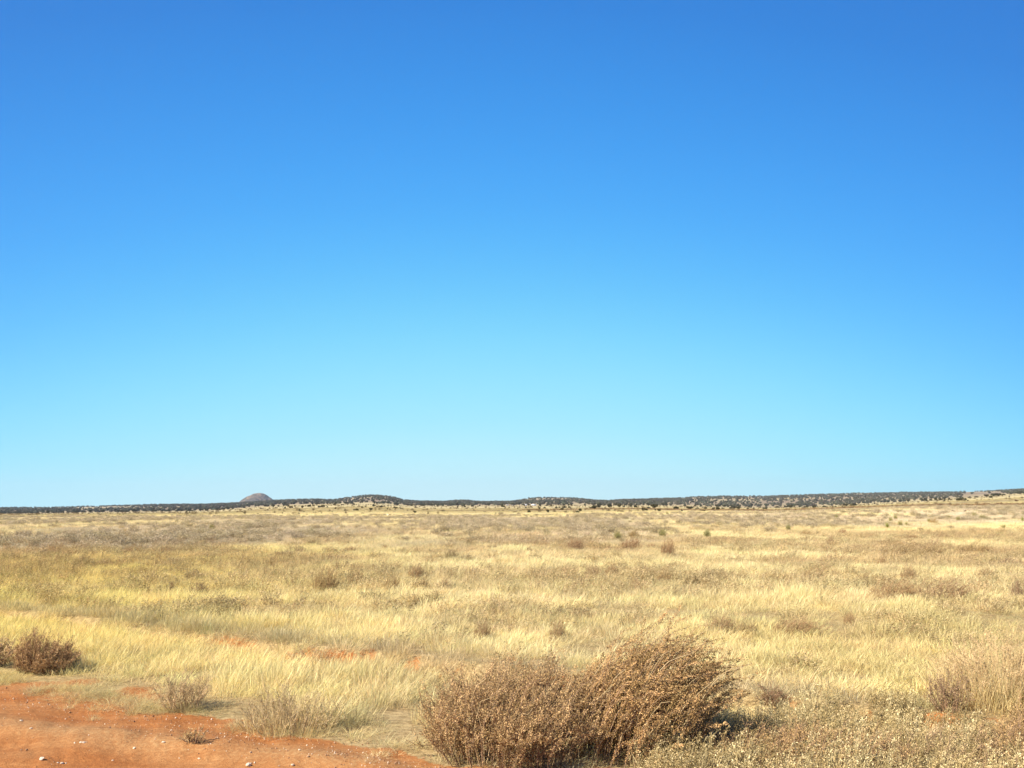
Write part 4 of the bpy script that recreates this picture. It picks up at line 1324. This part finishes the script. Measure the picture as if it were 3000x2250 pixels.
SM = [stone_mesh(i) for i in range(5)]
ST = [(122, 2226, 15, "larger pale stone lying by itself on the lower left of the road"),
      (181, 2238, 11, "pale stone, middle one of three in a row at the bottom left"),
      (170, 2237, 7, "pale stone, left one of three in a row at the bottom left"),
      (193, 2239, 6, "pale stone, right one of three in a row at the bottom left"),
      (237, 2177, 9, "cream stone, left one of a touching pair on the pale gravel ridge"),
      (245, 2177, 9, "cream stone, right one of a touching pair on the pale gravel ridge"),
      (62, 2113, 8, "small white stone near the left edge at the upper gravel ridge"),
      (91, 2135, 7, "small buff stone near the left edge below the white one"),
      (192, 2108, 5, "tiny white stone farthest up the road on the left"),
      (479, 2176, 9, "single white stone left of the flattened grey tuft"),
      (393, 2194, 9, "pinkish white stone in the middle of the visible road"),
      (728, 2244, 16, "largest cream stone at the bottom edge of the road"),
      (735, 2238, 6, "small stone touching behind the largest cream stone"),
      (857, 2244, 10, "flat cream stone right of the largest one at the bottom edge"),
      (877, 2198, 7, "white stone close to the grass tuft at the right of the road"),
      (1084, 2237, 6, "white stone just left of the low tangled shrub"),
      (1060, 2243, 5, "tiny pale stone left of the one beside the tangled shrub"),
      (583, 2224, 7, "pale stone near the bottom centre of the visible road"),
      (330, 2230, 6, "little pale stone between the three in a row and the bottom centre one")]
for i, (c3, r3, w, lab) in enumerate(ST):
    x, y, z = ground_at(c3, r3)
    s = w * y / FH / 2.9297 / 2 * 1.15
    o = obj("stone", SM[i % 5]); o.location = (x, y, z + s * .28); o.scale = (s, s * .8, s * .6); o.rotation_euler = (0, 0, R.uniform(0, 6))
    tag(o, lab, "stone", "pale stones on the red dirt road")


def build_gravel():
    n = 16000
    q = R.uniform(-14, 8, n)
    comp = R.uniform(0, 1, n)
    s = np.where(comp < .45, np.clip(-1.0 + (q + 6.9) * .22, -2.2, -.25) + R.normal(0, .2, n), np.where(comp < .7, -3.1 + R.normal(0, .3, n), R.uniform(-6, -.1, n)))
    x = -0.63 + 0.863 * q + 0.504 * s; y = 5.97 - 0.504 * q + 0.863 * s
    k = (y > 2.5)
    x, y = x[k], y[k]; n = len(x)
    sz = np.exp(R.normal(math.log(.0032), .45, n)).clip(.0015, .012)
    pal = R.uniform(0, 1, (n, 1)); pale = (R.uniform(0, 1, (n, 1)) < .28)
    tint = np.where(pale, np.array([.66, .52, .36]), np.array([.30, .15, .07]) + pal * np.array([.14, .12, .08]))
    m, nt, N, L = new_mat("gravel")
    out = N('ShaderNodeOutputMaterial'); bs = N('ShaderNodeBsdfDiffuse'); a = N('ShaderNodeAttribute'); a.attribute_type = 'INSTANCER'; a.attribute_name = 'tint'
    L(a.outputs['Color'], bs.inputs[0]); L(bs.outputs[0], out.inputs[0])
    pm = []
    for i in range(3):
        me = bpy.data.meshes.new("pebble"); import bmesh
        bm = bmesh.new(); bmesh.ops.create_icosphere(bm, subdivisions=1, radius=1)
        for v in bm.verts: v.co = v.co * R.uniform(.75, 1.15)
        bm.to_mesh(me); bm.free(); me.materials.append(m); pm.append(me)
    o = instancer("gravel", np.stack([x, y, height(x, y) + sz * .2], 1), R.integers(0, 3, n), R.uniform(0, 6, (n, 3)),
                  np.stack([sz * 1.3, sz, sz * .8], 1), tint, proto_col("gravel_kit", pm))
    tag(o, "fine pale and brown gravel strewn over the red dirt road", "gravel", kind='stuff')


build_gravel()

# ------------------------------------------------------------ far small buildings
MAT_WHITE = simple_mat("white_paint", (0.80, 0.79, 0.76), var=.05, bump=0)
MAT_CREAM = simple_mat("cream_paint", (0.72, 0.66, 0.50), var=.05, bump=0)
MAT_ROOF = simple_mat("grey_roof", (0.34, 0.32, 0.31), var=.1, bump=0)
MAT_DARK = simple_mat("dark_glass", (0.03, 0.035, 0.04), var=.1, rough=.2, bump=0)
MAT_DOOR = simple_mat("brown_door", (0.20, 0.12, 0.08), var=.1, bump=0)


def box_mesh(name, boxes, mat):
    V, Q = [], []
    for (x0, y0, z0, x1, y1, z1) in boxes:
        o = len(V)
        V += [(x0, y0, z0), (x1, y0, z0), (x1, y1, z0), (x0, y1, z0), (x0, y0, z1), (x1, y0, z1), (x1, y1, z1), (x0, y1, z1)]
        Q += [tuple(o + i for i in f) for f in ((0, 3, 2, 1), (4, 5, 6, 7), (0, 1, 5, 4), (1, 2, 6, 5), (2, 3, 7, 6), (3, 0, 4, 7))]
    return mesh_np(name, V, quads=Q, mat=mat)


def house(c3, r3, w3, h3, label, mat, name="cabin"):
    x, y, z = ground_at(c3, r3)
    m = y / FH / 2.9297
    w = w3 * m; h = h3 * m; d = w * .45
    t = thing(name, label, "building", (x, y, z - .1))
    wh = h * .72
    obj("wall", box_mesh("wall", [(-w / 2, -d / 2, 0, w / 2, d / 2, wh)], mat), t)
    V = [(-w / 2 - .2, -d / 2 - .2, wh + .003), (w / 2 + .2, -d / 2 - .2, wh + .003), (w / 2 + .2, d / 2 + .2, wh + .003), (-w / 2 - .2, d / 2 + .2, wh + .003), (-w / 2 - .2, 0, h), (w / 2 + .2, 0, h)]
    obj("roof", mesh_np("roof", V, quads=[(0, 1, 5, 4), (2, 3, 4, 5), (0, 3, 2, 1)], tris=[(0, 4, 3), (1, 2, 5)], mat=mat if mat is MAT_WHITE else MAT_ROOF), t)
    dr = obj("door", box_mesh("door", [(-w * .05, -d / 2 - .05, 0, w * .05, -d / 2 - .004, wh * .8)], MAT_DOOR), t)
    for sx in (-.3, .28):
        obj("window", box_mesh("window", [(w * (sx - .06), -d / 2 - .05, wh * .4, w * (sx + .06), -d / 2 - .004, wh * .75)], MAT_DARK), t)


house(1564, 1482.0, 13, 5, "small low white building at the foot of the wooded hill, right of the others", MAT_WHITE)
house(1541, 1482.5, 4.5, 6, "narrow white shed left of the low white building at the wood's edge", MAT_WHITE, "shed")
house(1486, 1482.0, 7, 4.5, "cream coloured cabin leftmost of the far buildings by the woods", MAT_CREAM)
house(1502, 1482.0, 3.5, 3.2, "tiny pale hut between the cream cabin and the white shed", MAT_CREAM, "hut")

# white stock tank out on the plain
x, y, z = ground_at(1135, 1511)
m = y / FH / 2.9297
t = thing("stock_tank", "low white water tank alone on the plain below the long ridge hill", "tank", (x, y, z))
k = 28
ang = np.linspace(0, 2 * PI, k, endpoint=False)
rx, ry, hh = 4.5 * m, 3.0 * m, 3.4 * m
V = [(rx * math.cos(a), ry * math.sin(a), 0) for a in ang] + [(rx * math.cos(a), ry * math.sin(a), hh) for a in ang] + \
    [(rx * .94 * math.cos(a), ry * .94 * math.sin(a), hh) for a in ang] + [(rx * .94 * math.cos(a), ry * .94 * math.sin(a), hh * .3) for a in ang]
Q = [(i + k * j, (i + 1) % k + k * j, (i + 1) % k + k * (j + 1), i + k * (j + 1)) for j in range(3) for i in range(k)]
obj("wall", mesh_np("wall", V, quads=Q, mat=MAT_WHITE), t)
V = [(0, 0, hh * .6)] + [(rx * .935 * math.cos(a), ry * .935 * math.sin(a), hh * .6) for a in ang]
obj("water", mesh_np("water", V, tris=[(0, 1 + i, 1 + (i + 1) % k) for i in range(k)], mat=MAT_DARK), t)
x, y, z = ground_at(1147, 1513)
n = 24
gx = np.linspace(-1, 1, n); GX, GY = np.meshgrid(gx, gx); rr_ = np.hypot(GX, GY)
GZ = np.clip(1 - rr_ ** 2, -.15, 1) * (.8 + .4 * fbm(GX * 2 + 9, GY * 2 + 9, 5, 3))
idx = np.arange(n * n).reshape(n, n)
o = obj("earth_mound", mesh_np("earth_mound", np.stack([GX.ravel() * 4.2 * m, GY.ravel() * 3 * m, GZ.ravel() * 3 * m], 1),
        quads=np.stack([idx[:-1, :-1].ravel(), idx[:-1, 1:].ravel(), idx[1:, 1:].ravel(), idx[1:, :-1].ravel()], 1), mat=simple_mat("orange_earth", (.52, .30, .14), scale=.8), smooth_shade=True), loc=(x, y, z))
tag(o, "small orange earth mound beside the white water tank on the plain", "mound")

# ------------------------------------------------------------ the air between here and the hills
def build_haze():
    me = box_mesh("haze", [(-6500, -600, -16, 6500, 6500, 190)], None)
    m, nt, N, L = new_mat("haze")
    out = N('ShaderNodeOutputMaterial')
    v = N('ShaderNodeVolumePrincipled')
    v.inputs['Color'].default_value = (0.85, 0.93, 1.0, 1)
    v.inputs['Density'].default_value = 0.00006
    v.inputs['Anisotropy'].default_value = 0.2
    L(v.outputs[0], out.inputs['Volume'])
    me.materials.clear(); me.materials.append(m)
    o = obj("haze", me)
    tag(o, kind='stuff')


build_haze()
